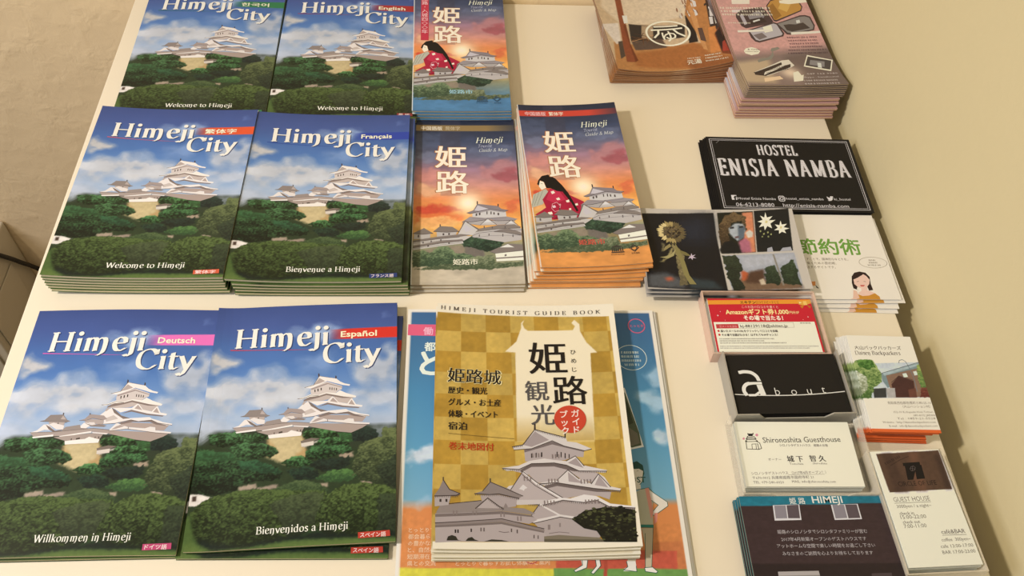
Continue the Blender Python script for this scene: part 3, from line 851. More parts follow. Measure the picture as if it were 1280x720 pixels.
'FURN': '''flat c9a877 .2 1:24,2392 2200,2209 1366,-309 -489,-123
flat d9bd8e .2 2:300,2151 1391,1966 993,896 537,812 229,796 56,1078
flat b5793f .2 1:64,462 1264,383 1339,1 682,3 -32,-77
flat a5632f .3 3:272,298 963,438 1269,84 847,24 216,75
flat 8e5228 .3 5:782,132 1346,73 1316,-21 834,-21
flat 2e2620 .2 .6:317,811 952,749 893,532 531,530 272,496
flat a98a60 .2 .5:463,787 597,783 537,555 404,555
flat 5a4534 .3 1:272,496 635,548 660,395 285,348
flat 241c18 .2 .4:993,896 1072,884 1011,425 912,426
flat b3743a .1 .4:1000,921 1373,1967 1497,1957 1220,503 1129,187 1064,234
flat c88a4c .1 .3:1064,1035 1136,1118 1089,655 1071,257 1034,293 1033,571
flat 3a2a20 .1 .4:1297,1220 1483,1204 1388,569 1185,543
flat c87c3c .1 .4:1176,623 1253,617 1212,205 1087,202
flat 7a3c20 .2 .8:1207,483 1275,582 1351,612 1390,315 1346,73 1199,161
flat 2a1c18 .2 .8:1220,503 1290,578 1359,585 1358,368 1206,183
flat a03c28 .2 .5:1251,338 1313,385 1327,246 1281,177 1209,194
flat dcc7a4 .2 1:-19,751 200,818 151,479 86,417
flat 4a3a2c .2 .6:116,473 172,495 140,232 76,172
flat 8a4424 .1 .6:272,1337 344,1345 284,803 251,443 271,176 233,144 133,134 158,406 211,793
flat 6e3218 .1 .6:248,773 284,803 251,443 271,176 233,144''',
'FURN_V': '''v d8cbb0:1269,953 1409,964 1414,925 1267,911
v cfc0a4:1263,886 1298,936 1286,841 1376,859 1367,785 1243,794
v 3a2a20:1240,1020 1450,1041 1442,1004 1233,985
v cfc0a4:1231,784 1268,778 1246,657 1212,661
v bdb090:1280,767 1320,785 1315,659 1265,648
v d5c6a8:1137,1145 1169,1105 1156,1012 1124,1013
v d5c6a8:1113,974 1140,943 1130,861 1100,856
v 5a4030:1067,647 1115,636 1096,398 1044,440
v e0d4bc:277,959 338,965 315,832 266,811''',
'PINK_R': '''flat d09880 .1 2:581,4322 2195,4347 1133,541 -155,562
fade 7f6a58 .9 9:-155,562 1320,754 1071,-309 -371,-331
fade c7a878 .9 5:-70,433 360,522 314,43 -59,52
fade 6f5a4a .9 6:525,551 1181,695 1064,-93 614,-84
glow f2d0a0 .9 14:515,255 516,255 515,251
fade 8a6436 .8 3:-49,-125 991,-146 924,-359 -99,-337''',
'PINK_V': '''v ead9d2:186,1558 400,1570 379,1483 172,1478
v e0c8c6:148,1373 456,1390 441,1332 140,1321
v 4a3832:175,1295 248,1366 500,1429 538,1357 574,1157 524,1119 232,1040 191,1078 164,1231
v b5a698:215,1275 254,1301 268,1122 230,1097
v 8f8478:307,1268 453,1364 500,1266 447,1177 317,1140
v 3a2c26:310,1198 463,1241 503,1157 308,1102
v d8cfc0:341,1172 427,1209 429,1184 342,1146
v 4a3832:567,1455 638,1555 904,1661 953,1640 976,1419 942,1340 605,1156 580,1169 556,1363
v c08a3c:576,1442 637,1534 897,1634 938,1613 962,1413 933,1354 617,1188 590,1195
v d8a850:688,1395 807,1611 901,1634 938,1613 773,1329
v 9a6a2c:581,1429 651,1494 695,1265 616,1201 594,1208
v 4a3832:593,1125 900,1263 963,1269 1015,1236 1023,1076 991,994 725,922 666,929
v 8a7f6c:611,1118 892,1237 952,1243 998,1217 1005,1069 981,1013 731,947 683,960
v 463a30:671,1098 735,1110 815,1103 905,1134 958,1032 740,978 686,1004
v d8d0b8:834,1173 878,1186 872,1134 828,1122
v 4a3832:241,1009 575,1150 610,1131 643,948 618,899 323,792 280,811 252,872
v b8ab9a:258,996 564,1125 596,1105 621,942 603,917 331,822 296,841
v ece4d6:427,1063 533,1100 526,993 426,963
v 7a6a5c:284,921 394,963 435,888 335,841
v efe4dc:736,1540 881,1573 1132,1558 1111,1498 833,1473 730,1494
v e8d8d4:127,1004 510,1024 506,993 123,966
v e8d8d4:720,966 1065,981 1062,943 713,922
v efe6d6:115,650 145,691 214,715 270,690 295,647 263,599 179,575 121,607
v 8a8066:222,486 275,524 343,529 399,578 425,633 410,652 429,694 510,717 522,686 467,657 436,645 423,565 379,503 311,485 224,448
v e0cfa8:132,269 486,482 567,493 599,389 548,349 246,190 181,227
v 3a2c24:130,262 473,450 467,404 242,267 213,205 498,390 564,416 546,356 227,191 120,214
v efe4d6:790,572 1043,472 958,266 693,367
v 4a4038:791,547 1024,460 956,294 715,386
v 8a8070:799,483 945,448 913,349 765,399
v d8d0c0:861,430 898,423 879,330 841,344
v efe0c0:543,254 604,280 615,196 642,210 597,88 492,69
v f0c890:199,148 379,187 398,129 182,69''',
'ART_R': '''flat 141418 .1 .3:38,867 717,891 705,626 709,-12 2,18
flat 20242e .2 12:340,811 695,868 665,531 350,525
flat 4a4c4e .8 3:18,155 186,188 296,130 350,15 14,21
flat 2a3438 .8 3:390,132 597,106 675,5 373,15
flat a0523c .5 2:167,128 227,141 248,106 185,88
flat 1a1c16 .1 .3:751,892 1091,909 1037,426 721,414
flat c07a58 .2 1:985,890 1087,899 1036,429 938,427
flat 16181a .1 .3:1100,913 1427,930 1375,438 1048,429
flat 8e929a .1 .3:718,392 1379,413 1379,7 748,-14
flat a2a4aa .6 4:882,380 1370,404 1374,312 902,229
flat 6a5340 .6 2:839,139 1367,59 1379,7 748,-14
flat a85434 .6 1.5:861,228 930,185 916,111 856,102
flat 4a3428 .6 2:933,200 1070,232 1062,69 875,81
flat b8a890 .4 1:1005,112 1050,127 1060,61 1012,56
leaf 1c221a 303a28 2:718,392 830,394 871,319 875,243 839,139 862,8 749,-8
leaf 1c281c 37452f 2:1070,232 1112,262 1185,271 1195,144 1201,56 1062,69
leaf 1e2a1c 3a4a30 2:1208,234 1287,296 1363,342 1375,44 1214,64
flat 7a7468 .1 .4:1180,400 1195,401 1217,45 1203,45
leaf 4a4030 7a6a48 1.2:220,744 298,778 380,747 380,659 321,584 248,578 207,640
leaf 5c5238 8a7c50 1.5:289,524 353,463 379,386 350,265 368,58 296,43 296,219 305,370 283,461
flat 8f8358 1 1:271,477 293,462 245,369 177,307 139,303 207,353
flat 6f664a 1 1:188,537 215,507 199,429 169,429 189,475
leaf 3a2c1e 6a5436 2:748,739 832,871 925,902 1001,841 1002,695 966,647 955,791 865,773 816,644 824,534 728,470
flat 9aa0a4 .5 1:832,708 901,766 974,759 982,679 945,599 895,558 859,597 831,644
flat 55606a .4 1:922,742 987,727 958,599 900,563
flat 2a2a2e .2 .4:843,718 882,728 883,706 845,699
flat 2a2a2e .2 .4:932,729 970,737 968,714 931,710
flat 5a4040 .2 .4:874,610 914,617 905,595 875,591
flat 141618 .5 1:707,454 766,548 842,565 901,488 907,420 721,414
flat a06070 .6 1.5:894,551 969,596 1004,553 999,428 908,423
flat c4bcae .5 1:980,655 1023,688 1050,661 1040,609 993,592''',
'ART_V': '''v d8d4c0:1205,892 1209,829 1264,844 1219,794 1282,798 1228,756 1233,700 1194,728 1163,679 1162,731 1114,714 1152,766 1112,782 1164,802 1149,854 1184,829
v d8d4c0:1328,789 1330,741 1379,748 1341,709 1393,694 1342,677 1351,638 1316,657 1286,634 1292,676 1248,678 1286,704 1267,746 1307,734
v c4b880:1192,796 1210,787 1198,761 1179,767
v c4b880:1315,724 1330,715 1318,692 1304,698
v b8a8b4:445,415 448,388 481,400 454,375 482,358 449,360 443,336 432,360 405,350 427,375 404,393 434,387
v 8e9060:1113,674 1127,682 1127,663 1113,656
v 8e9060:1138,642 1154,650 1153,631 1139,625
v 8e9060:1178,659 1192,667 1193,648 1179,641
v 8e9060:1204,636 1219,642 1217,623 1204,620
v 7e8258:1119,610 1132,615 1132,599 1119,596
v 7e8258:1174,611 1188,616 1188,597 1175,594
v 9a9aa0:1147,469 1192,486 1194,432 1138,427
v 9a9aa0:1287,472 1362,481 1365,438 1255,433''',
'SAV_V': '''v cc8a2c:1097,59 1132,38 1193,60 1256,67 1287,31 1287,-52 1269,-104 1058,-99
v e6b894:1068,104 1095,92 1101,13 1064,-106 1013,-106 1041,12
v ecc2a2:1100,69 1149,100 1210,97 1257,70 1195,43 1132,36
v ecc2a2:1151,147 1203,147 1190,80 1135,79
v 2e1c18:1074,180 1092,256 1127,300 1179,314 1231,301 1257,253 1245,173 1249,105 1210,97 1203,147 1124,160 1101,112 1119,99 1073,121
v ecc2a2:1099,221 1147,245 1206,283 1228,263 1248,219 1232,173 1197,134 1154,120 1118,136 1094,170
v c8584a:1143,160 1187,160 1175,143 1147,143
s 3a2420 .4:1123,197 1143,201
s 3a2420 .4:1187,201 1206,198
v e0904c:669,192 744,197 733,149 663,142
v 2a2420:735,159 758,118 745,119 736,129''',
'DAISEN_R': '''flat c9cdc4 .1 .3:-36,623 562,657 599,321 -32,299
flat 7c8c84 .1 .3:203,539 562,655 570,580 226,401 200,467
flat a8b4a8 .1 .3:219,543 563,648 564,631 227,516
flat 8a6a50 .1 .3:242,519 563,607 586,328 247,312
flat 4a2c24 .1 .3:265,436 346,519 459,474 437,317 262,313
flat 6a4030 .1 .3:391,389 457,407 446,318 382,316
flat b0a898 .1 .3:211,397 285,403 270,313 200,311
flat 3a3a34 .1 .4:101,391 212,401 194,311 91,305
flat d8dcd4 .1 .2:384,540 419,548 423,511 386,503
flat d8dcd4 .1 .2:479,563 508,571 513,533 481,526
leaf 4a6a2a a8b860 1:-49,597 25,659 162,672 207,552 200,467 109,398 70,301 -46,298 -70,443
leaf 8a9060 d8d8b0 1:-76,545 15,556 75,498 65,397 -32,299 -67,394
leaf 35601e 6f9a3c 1:33,659 103,674 162,668 173,594 94,575 42,608
leaf 5a7a34 a8b450 1:532,630 574,645 581,512 591,394 507,409 506,509
leaf 6a2c20 8a4a34 .8:507,409 601,428 593,328 467,318''',
'DAISEN_V': '''s 6f7a78 .5:382,643 392,668 419,679 443,659 457,602 469,508 462,374
s 3a2c26 .4:269,453 349,519 454,483
s 4a4a44 .4:209,539 565,655''',
'CIRC_R': '''flat 573e2c .1 .2:41,890 546,901 537,578 46,573
flat 6a4832 .3 2:302,889 379,892 341,575 253,576
flat 4a3426 .3 2:91,888 167,891 193,572 91,574
flat 443024 .3 2:499,848 541,879 535,582 489,578''',
'CIRC_V': '''v 15100f:226,806 362,810 359,785 368,784 358,672 291,669 302,734 264,667 219,666 235,780 223,781
s 6a5a50 .25:280,772 302,778 313,765 299,743 274,738 267,754 280,772
s 6a5a50 .25:297,778 280,738
s 6a5a50 .25:272,760 309,752
s 2a1c18 .3:124,788 206,829 292,860''',
'SHIRO_V': '''s 1a1614 .5:63,358 59,313 152,309
v 1a1614:90,451 97,445 127,445 136,454 136,441 126,432 127,423 89,423 93,432 86,438
s 1a1614 .5:79,412 131,417
s 1a1614 .5:73,401 135,404
s 1a1614 .5:87,423 69,399 79,401 59,377 73,380
s 1a1614 .5:133,423 148,401 136,401 156,380 144,380
s 1a1614 .45:59,375 156,378
s 1a1614 .45:76,393 137,395
s 1a1614 .5:64,373 63,356
s 1a1614 .5:149,376 169,365 176,318 152,309 153,354 146,358
s 1a1614 .4:102,313 106,354 138,356 134,313
v d88a90:158,445 166,445 172,436 166,423 156,421 148,428 149,438
v d88a90:47,410 55,412 60,403 54,392 44,392 40,401''',
'HIM_R': '''flat 1f7078 .05 .2:-19,1108 1181,1125 1128,942 -54,916
flat 3b2a28 .05 .2:-31,923 1138,939 1142,479 -48,493
flat 2a1e1d .05 .4:-48,490 1143,482 1066,96 -100,112''',
'HIM_V': '''v d8cfc4:242,928 443,933 433,812 232,809
v 8a807c:252,925 339,927 330,826 244,825
v 5a4c4a:346,927 436,931 425,825 337,826
v d8cfc4:682,929 887,934 889,815 682,810
v 8a807c:693,929 782,928 781,825 692,821
v 5a4c4a:789,930 879,930 879,824 789,822
v b0a494:176,430 471,433 472,404 174,401
v 8f8474:174,401 472,404 463,282 168,286
v 4a3c38:849,410 996,414 977,276 822,278''',
}
# ------------------------------------------------------------------ the room
def tex_wall(name, color, vary, vscale, bump, bscale, dist):
    m = mat(name, .85, .15, attr=False, color=color, vary=vary, vscale=vscale)
    nt = m.node_tree; b = nt.nodes['Principled BSDF']; tc = [n for n in nt.nodes if n.type == 'TEX_COORD'][0]
    n1 = nt.nodes.new('ShaderNodeTexNoise'); n1.inputs['Scale'].default_value = bscale; n1.inputs['Detail'].default_value = 5; n1.inputs['Distortion'].default_value = .6
    v = nt.nodes.new('ShaderNodeTexVoronoi'); v.inputs['Scale'].default_value = bscale * .45
    mx = nt.nodes.new('ShaderNodeMath'); mx.operation = 'MULTIPLY'
    bp = nt.nodes.new('ShaderNodeBump'); bp.inputs['Strength'].default_value = bump; bp.inputs['Distance'].default_value = dist
    for t in (n1, v): nt.links.new(tc.outputs['Object'], t.inputs['Vector'])
    nt.links.new(n1.outputs[0], mx.inputs[0]); nt.links.new(v.outputs['Distance'], mx.inputs[1])
    nt.links.new(mx.outputs[0], bp.inputs['Height']); nt.links.new(bp.outputs[0], b.inputs['Normal'])
    return m
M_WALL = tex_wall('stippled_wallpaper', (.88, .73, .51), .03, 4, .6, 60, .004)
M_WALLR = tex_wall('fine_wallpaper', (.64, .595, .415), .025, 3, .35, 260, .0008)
M_FLOOR = mat('floor_sheet', .6, .3, .1, 60, attr=False, color=(.34, .27, .19), vary=.12, vscale=9)
M_TABLE = mat('white_laminate', .42, .4, .04, 420, attr=False, color=(.80, .77, .70), vary=.015, vscale=14)
M_BOX = mat('beige_steel', .5, .4, .03, 300, attr=False, color=(.66, .61, .50), vary=.03, vscale=12)
M_CORD = mat('black_cord', .5, .4, attr=False, color=(.015, .013, .012))
XR = 0.410; YB = 0.8935
tag(box_obj('floor', (-2.2, -1.6, -.06, XR + .1, YB + .1, 0.0), M_FLOOR), kind='structure')
tag(box_obj('wall_back', (-2.2, YB, 0.0, XR + .1, YB + .1, 2.5), M_WALL), kind='structure')
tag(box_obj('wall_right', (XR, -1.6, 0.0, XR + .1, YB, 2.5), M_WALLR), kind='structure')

tb = tag(empty('counter_table', (0.0135, 0.40, 0)), 'white laminate counter table carrying the brochures, cards and maps', 'table')
box_obj('tabletop', (-.374, -.35, TT - .028, .374, .491, TT), M_TABLE, tb, .0012)
for sx in (-1, 1):
    for y in (-.28, .42):
        box_obj('leg', (sx * .30 - .02, y - .02, 0, sx * .30 + .02, y + .02, TT - .0285), M_TABLE, tb, .002)

bx = tag(empty('wall_cabinet', (-.855, .8195, 0)), 'beige metal cabinet standing against the wallpapered wall below the table', 'cabinet')
box_obj('body', (-.20, -.0725, 0.06, .200, .0725, TT - .384), M_BOX, bx, .003)
box_obj('plinth', (-.195, -.068, 0.0, .195, .070, .0595), M_BOX, bx, .002)
box_obj('side_panel', (.2005, -.060, .08, .2025, .036, TT - .437), M_BOX, bx, .001)
_d = box_obj('door', (-.185, -.0765, .10, .185, -.0730, TT - .40), M_BOX, bx, .001)
box_obj('handle', (.14, -.0875, .18, .150, -.0770, .27), M_CORD, _d, .002)

def tube(name, P, r, m, n=10):
    P = [Vector(p) for p in P]; vs = []; q = []
    for i, p in enumerate(P):
        d = (P[min(i + 1, len(P) - 1)] - P[max(i - 1, 0)]).normalized(); a = d.orthogonal().normalized()
        if i and a.dot(pa) < 0: a = -a
        a = (a - a.dot(d) * d).normalized(); pa = a; b = d.cross(a)
        for k in range(n):
            t = k / n * 2 * math.pi; vs.append(tuple((p + (a * math.cos(t) + b * math.sin(t)) * r) * 1000))
    for i in range(len(P) - 1):
        for k in range(n): q.append((i * n + k, i * n + (k + 1) % n, (i + 1) * n + (k + 1) % n, (i + 1) * n + k))
    q += [(0, k, k + 1, k + 1) for k in ()]
    me = mesh_from(name, np.array(vs), np.ones((len(vs), 3)), q, (), True); return link(name, me, m)
_cp = [(-1.035, .889, .30), (-1.03, .878, .3705), (-.97, .80, .3705), (-.90, .795, .3705), (-.76, .805, .3705), (-.69, .815, .3705), (-.658, .826, .369), (-.650, .834, .359), (-.6485, .846, .339), (-.648, .858, .318), (-.647, .869, .297), (-.646, .880, .277), (-.641, .8875, .258), (-.632, .8890, .240), (-.60, .889, .215), (-.50, .889, .185), (-.38, .889, .16)]
tag(tube('power_cord', [tuple(p) for p in catmull(_cp, 5)], .0035, M_CORD), 'black power cord running across the beige cabinet and under the table', 'cord')

# ------------------------------------------------------------------ printed designs
WB_N, WB_F, WB_R = 'f4e6ca', 'e8d2a6', 'ecdab4'

def city_base():
    p = Print(148, 210, .62, WB_N)
    p.leafk = 1.0
    p.grad([(0, '2f4a26'), (20, '2c3e22'), (93, '30392a'), (96, 'a8b6c4'), (105, '9db2c8'), (125, '7496c0'), (150, '5078ae'), (172, '48699f'), (190, '44598f'), (210, '3d4f82')])
    n = fbm(p.U, p.V, 30, 3, 5)
    p.img *= (.96 + .08 * n)[..., None]
    p.art(ART['CITY_SKY'])
    p.art(ART['CITY_CASTLE'])
    return p
CITY = city_base()
def city(lang, band, fade, under, greet, badge, badge_c, txt_c='f6efc8', gw=65, badge_w=16):
    p = CITY.clone()
    a, b = hx(band), p.img.copy()                       # the language band fades in from the clouds
    for v0, v1 in ((174.3, 184.2),):
        x = np.clip((p.U - 92) / 14, 0, 1); lo = v0 + (p.U - 92) * .01; hi = v1 + (p.U - 92) * .025
        m = x * np.clip((p.V - lo) / .6 + .5, 0, 1) * np.clip((hi - p.V) / .6 + .5, 0, 1)
        p.mix(m, a, (slice(None), slice(None)))
    p.poly(under, [(14, 168.1), (40, 166.6), (82, 164.9), (60, 165.3), (14, 167.2)])
    for du, dv, c in ((.7, -.7, '2b3c66'), (0, 0, 'f3ece2')):
        p.text(c, 'Himeji', 16.5 + du, 169.3 + dv, 25.5, width=77, font='rom', pen=.15, thin=.045)
        p.text(c, 'City', 88.3 + du, 151.8 + dv, 25.5, width=46.5, font='rom', pen=.15, thin=.045)
    p.text(txt_c, lang, 102, 176.4, 8.0 if ord(lang[0]) < 0x2000 else 7.0, width=29.5, bold=.022, res=2, rot=.5)
    p.text('f5efe4', greet, 49.5, 10.2, 7.6, width=gw, font='rom', pen=.12, rot=.6)
    p.poly(badge_c, [(143.6 - badge_w - 4, 3.4), (144.2, 4.2), (143.8, 8.6), (143.6 - badge_w - 4.2, 7.9)])
    p.text('f3ded0', badge, 143.6 - badge_w - 2.6, 4.3, 4.0, width=badge_w, res=1, bold=.012)
    return p
def bendp(W, H, fu, gv=lambda y: 0.0): return Bend(W, H, fu, gv)
B_EDGE = bendp(148, 210, lambda x: 3.2 * abs(2 * x - 1) ** 2.2 * (1.1 if x < .5 else .5), lambda y: 3.0 * (1 - y))
B_SPINE = bendp(148, 210, lambda x: 2.2 * max(0.0, 1 - x / .16) ** 2 + 1.2 * math.sin(math.pi * x))
B_DOME = bendp(148, 210, lambda x: 1.8 * math.sin(math.pi * min(1, x * 1.02)), lambda y: 0.0)
def levels(b, n, lo=.25): return [b.scaled(1 - (1 - lo) * i / max(1, n - 1)) for i in range(n)]

GREEN_BACK = (.06, .12, .04); CREAM = (.84, .77, .58)
def stack(name, pr, n, t, x, y, rot, bend, label, cat, group, shift=(0, 0), drot=0.0, jit=.6, jy=None, rj=.25, z0=0.3, kmin=0.0, seed=1, lo=.25, gapt=.06, **kw):
    """n copies, the topmost printed in full; label has {} for the place in the stack"""
    rnd = random.Random(seed); bs = levels(bend, n, lo) if bend else [None] * n
    sc = 0.629
    for i in range(n):
        k = i / max(1, n - 1); k = kmin + (1 - kmin) * k if i else 0.0; z = z0 + (n - 1 - i) * t
        px = x + (shift[0] * k + (rnd.uniform(-jit, jit) if i else 0)) * .001
        py = y + (shift[1] * k + (rnd.uniform(-1, 1) * (jit if jy is None else jy) if i else 0)) * .001
        o = booklet(name, pr, t - gapt, (px, py, z), rot + drot * k + (rnd.uniform(-rj, rj) if i else 0), bs[i], i == 0, **kw)
        tag(o, label.format(order(i, n)) if n > 1 else label, cat, group)

W_, F_ = 'Welcome to Himeji', None
stack('city_guide', city('繁体字', 'e2552e', 0, 'd0554a', W_, '繁体字', 'cf5a3a', badge_w=17), 6, 3.35, -.2682, .5758, -.35, B_EDGE,
      'blue castle city guide with an orange Chinese-character band, {} in its stack', 'brochure', 'traditional Chinese city guides', shift=(1.5, -.6), jit=1.0, jy=.3, rj=.12, lo=.7, seed=3, block=CREAM, back=GREEN_BACK)
stack('city_guide', city('Français', '2f459c', 0, '27408f', 'Bienvenue a Himeji', 'フランス語', '2c3c6c', gw=63, badge_w=19), 5, 3.4, -.1200, .5744, -.2, B_EDGE,
      'blue castle city guide with the blue Français band, {} in its stack', 'brochure', 'French city guides', shift=(6.0, -1.2), drot=.2, kmin=.85, jit=.5, jy=.3, gapt=.3, rj=.12, lo=.35, seed=4, block=CREAM, back=GREEN_BACK)
stack('city_guide', city('한국어', '2f7a4a', 0, '35704f', W_, '韓国語', '3c7a50', badge_w=14), 4, 2.9, -.2640, .7872, .6, B_DOME,
      'blue castle city guide with a green Korean band, {} in its stack', 'brochure', 'Korean city guides', shift=(1.0, 0), jit=.2, rj=.05, gapt=.3, seed=5, block=CREAM, back=GREEN_BACK)
stack('city_guide', city('English', 'b03030', 0, 'a03a44', W_, '英 語', '8e3a34', badge_w=11), 4, 2.9, -.1140, .7855, .1, B_DOME,
      'blue castle city guide with the red English band, {} in its stack', 'brochure', 'English city guides', shift=(.5, 0), jit=.2, rj=.05, gapt=.3, seed=6, block=CREAM, back=GREEN_BACK)
stack('city_guide', city('Deutsch', 'ea72b2', 0, 'd85fa6', 'Willkommen in Himeji', 'ドイツ語', 'c0486e', badge_w=15, gw=66), 2, 3.2, -.2695, .3440, .15, B_DOME,
      'blue castle city guide with the pink Deutsch band, {} of two', 'brochure', 'German city guides', shift=(.4, -.5), jit=.1, seed=7, block=CREAM, back=GREEN_BACK)
_es = city('Español', 'd83428', 0, 'c03c40', 'Bienvenidos a Himeji', 'スペイン語', 'bc4030', badge_w=18, txt_c='fbeec0')
tag(booklet('city_guide', _es, 3.2, (-.1204, .3478, 4.6), 1.94, B_SPINE, True, block=CREAM, back=GREEN_BACK, tilt=(0, -.9)),
    'blue castle city guide with the red Español band, lying on top of its twin', 'brochure', 'Spanish city guides')
tag(booklet('city_guide', _es, 3.0, (-.1205, .3415, .3), -.9, None, True, block=CREAM, back=GREEN_BACK),
    'city guide mostly hidden under the Español one, its corner and スペイン語 badge showing', 'brochure', 'Spanish city guides')

# ---- folded maps
def map_print(kind):
    p = Print(100, 200 if kind == 'blue' else 210, .6, WB_F)
    low = {'beige': 'bda982', 'orange': 'd98c42', 'blue': '4c7688'}[kind]
    mid = {'beige': '8f8a5c', 'orange': '9a7a44', 'blue': '5f7a78'}[kind]
    p.grad([(0, low), (17, low), (27, mid), (45, '8a845c'), (58, 'dba050'), (72, 'eda54c'), (86, 'e88f42'), (100, 'df8446'), (118, 'c88468'), (138, '9c7272'), (158, '5e5c64'), (178, '3a4250'), (196, '2a313c'), (210, '232933')])
    n = fbm(p.U, p.V * 2, 14, 4, 8)
    p.img = np.clip(p.img * (.86 + .28 * n)[..., None], 0, 1)
    p.art(ART['MAP_SKY'])
    if kind != 'beige': p.art(ART['MAP_LADY'])
    p.art(ART['MAP_CASTLE'])
    p.art(ART['MAP_GROUND'])
    # the keep stands behind the pines, so the pines are inked again as shapes of their own
    if kind != 'blue': p.art(ART['MAP_HOUSE'])
    for c, sz in (('b0703c', .022), ('f7ead2', -.008)):
        p.text(c, '姫', 20.8 - (.9 if sz > 0 else 0), 144.5, 32, bold=max(0, sz), smear=.040, res=3)
        p.text(c, '路', 21.6 - (.9 if sz > 0 else 0), 110.5, 32.5, bold=max(0, sz), smear=.040, res=3)
    p.text('e9e2d4', 'Himeji', 60.5, 176.0, 10.5, width=27, font='rom', pen=.11, shear=.25, rot=2)
    p.text('b8b4b0', 'Tourist', 62.5, 169.8, 5.6, width=14, font='rom', pen=.1, shear=.25, rot=2)
    p.text('d2ccc2', 'Guide & Map', 63.5, 163.6, 6.0, width=28, font='rom', pen=.1, shear=.25, rot=2)
    if kind != 'blue':
        bc = hx('8c7040' if kind == 'beige' else 'c8402c')
        m = np.clip((p.V - 193.2) / .6 + .5, 0, 1) * np.clip((201.6 - p.V) / .6 + .5, 0, 1) * np.clip((112 - p.U) / 40, 0, 1)
        p.mix(m, bc, (slice(None), slice(None)))
        p.text('e8d3a6' if kind == 'beige' else 'f0b8a0', '中国語版', 6.8, 194.6, 6.0, width=21, bold=.02, res=1)
        p.text('c8b080' if kind == 'beige' else 'f6e4d0', '简体字' if kind == 'beige' else '繁体字', 31, 194.6, 6.0, width=14.5, bold=.01, res=1)
    p.mix(np.clip((.9 - p.U) / .4, 0, 1), hx('e6dcc4'), (slice(None), slice(None)))   # white fold along the spine
    if kind == 'beige': p.text('e8d8a8', '姫路市', 37, 22.5, 7.4, width=22, smear=.03)
    if kind == 'orange':
        p.text('c8503a', '姫路市', 37.6, 25.2, 7.0, width=24, smear=.03)
    if kind == 'blue':
        p.text('9fc0c4', '姫路市', 37.6, 26.5, 7.0, width=24, smear=.03)
        p.rect('c0303c', 8, 112, 16.5, 205)
        p.vtext('efc8b0', '姫路・入城四〇〇年', 12.2, 183, 7.2, res=1)
    if kind != 'beige':                                  # two emblems at the foot
        c = '3c3428' if kind == 'orange' else '2c4650'
        p.poly(c, [(65.5, 20.2), (71.2, 22.6), (77, 20.2)]); p.rect(c, 65.3, 13.6, 77, 14.8)
        for k in range(6): p.rect(c, 66 + k * 1.85, 15.1, 67 + k * 1.85, 19.7)
        p.ring(c, 86.2, 17.8, 2.3, 2.3, .7); p.stroke(c, .7, [(86.2, 21.8), (90.2, 17.8), (86.2, 13.8), (82.2, 17.8), (86.2, 21.8)])
        p.text(c, 'World Heritage', 64.5, 11.2, 1.9, res=1); p.text(c, '世界遺産', 82.8, 11.2, 1.9, res=1)
    return p
B_MAP = bendp(100, 210, lambda x: 2.4 * abs(2 * x - 1) ** 2)
B_FLAT = bendp(100, 210, lambda x: .6 * abs(2 * x - 1) ** 2)
B_FLATB = bendp(100, 200, lambda x: .6 * abs(2 * x - 1) ** 2)
MULTI = (.55, .50, .44)
stack('folded_map', map_print('blue'), 6, 2.4, .0040, .7900, .9, B_FLATB,
      'kimono-lady castle map with a blue foot, {} in its stack', 'map leaflet', 'blue-footed castle maps', shift=(.8, -8.5), jit=.5, seed=11, block=MULTI, back=(.08, .19, .24), block_name='folded_panels')
stack('folded_map', map_print('beige'), 3, 2.0, .0092, .5817, .66, B_FLAT,
      'sunset castle map with a plain beige foot, {} in its stack', 'map leaflet', 'beige-footed castle maps', shift=(-.6, -4.2), jit=.5, seed=12, block=MULTI, back=(.46, .36, .2), block_name='folded_panels')
stack('folded_map', map_print('orange'), 8, 2.05, .1171, .5939, 3.32, B_MAP,
      'kimono-lady castle map with an orange foot, {} in its stack', 'map leaflet', 'orange-footed castle maps', shift=(-6.5, -11), drot=-2.9, jit=1.4, rj=.5, seed=15, block=(.78, .72, .62), back=(.62, .25, .05), block_name='folded_panels')

# ---- gold guide book on the large blue leaflet
def guide_print():
    p = Print(148, 212, .62, WB_N)
    p.img[:] = hx('efe3c6')
    x = p.U / 20.2; y = (p.V - 5.2) / 19.9
    chk = ((np.floor(x + .02) + np.floor(y)) % 2)
    n = fbm(p.U, p.V, 3.5, 4, 21) * .6 + fbm(p.U, p.V, 14, 2, 22) * .4
    tone = np.array([vnoise(np.floor(x), np.floor(y), 4)])[0]
    lightc, darkc = hx('d4b056'), hx('bc9238')
    gold = lightc * (1 - chk[..., None]) + darkc * chk[..., None]
    gold = np.clip(gold * (.80 + .26 * n + .08 * (tone - .5))[..., None], 0, 1)
    top = 203.2 - p.U * .026
    m = np.clip((p.V - 5.2) / .5, 0, 1) * np.clip((top - p.V) / .5, 0, 1) * np.clip((143.6 - p.U) / .5, 0, 1)
    p.mix(m, gold, (slice(None), slice(None)))
    keep = p.img.copy()
    P = [tuple(float(z) / 10 for z in t.split(',')) for t in ART['GUIDE_CREAM'].split(':')[1].split()]
    mm, sl = p.soft(P, .01, .35, 3, 8)
    p.mix(mm * np.clip((p.V[sl] - 74) / 34, 0, 1), hx('efe0bb'), sl)
    p.art(ART['GUIDE_CASTLE'])
    lf = [l for l in ART['GUIDE_FADE'].splitlines() if l.startswith('leaf 1c')][0]
    return p, lf
GUIDE, _lf = guide_print()
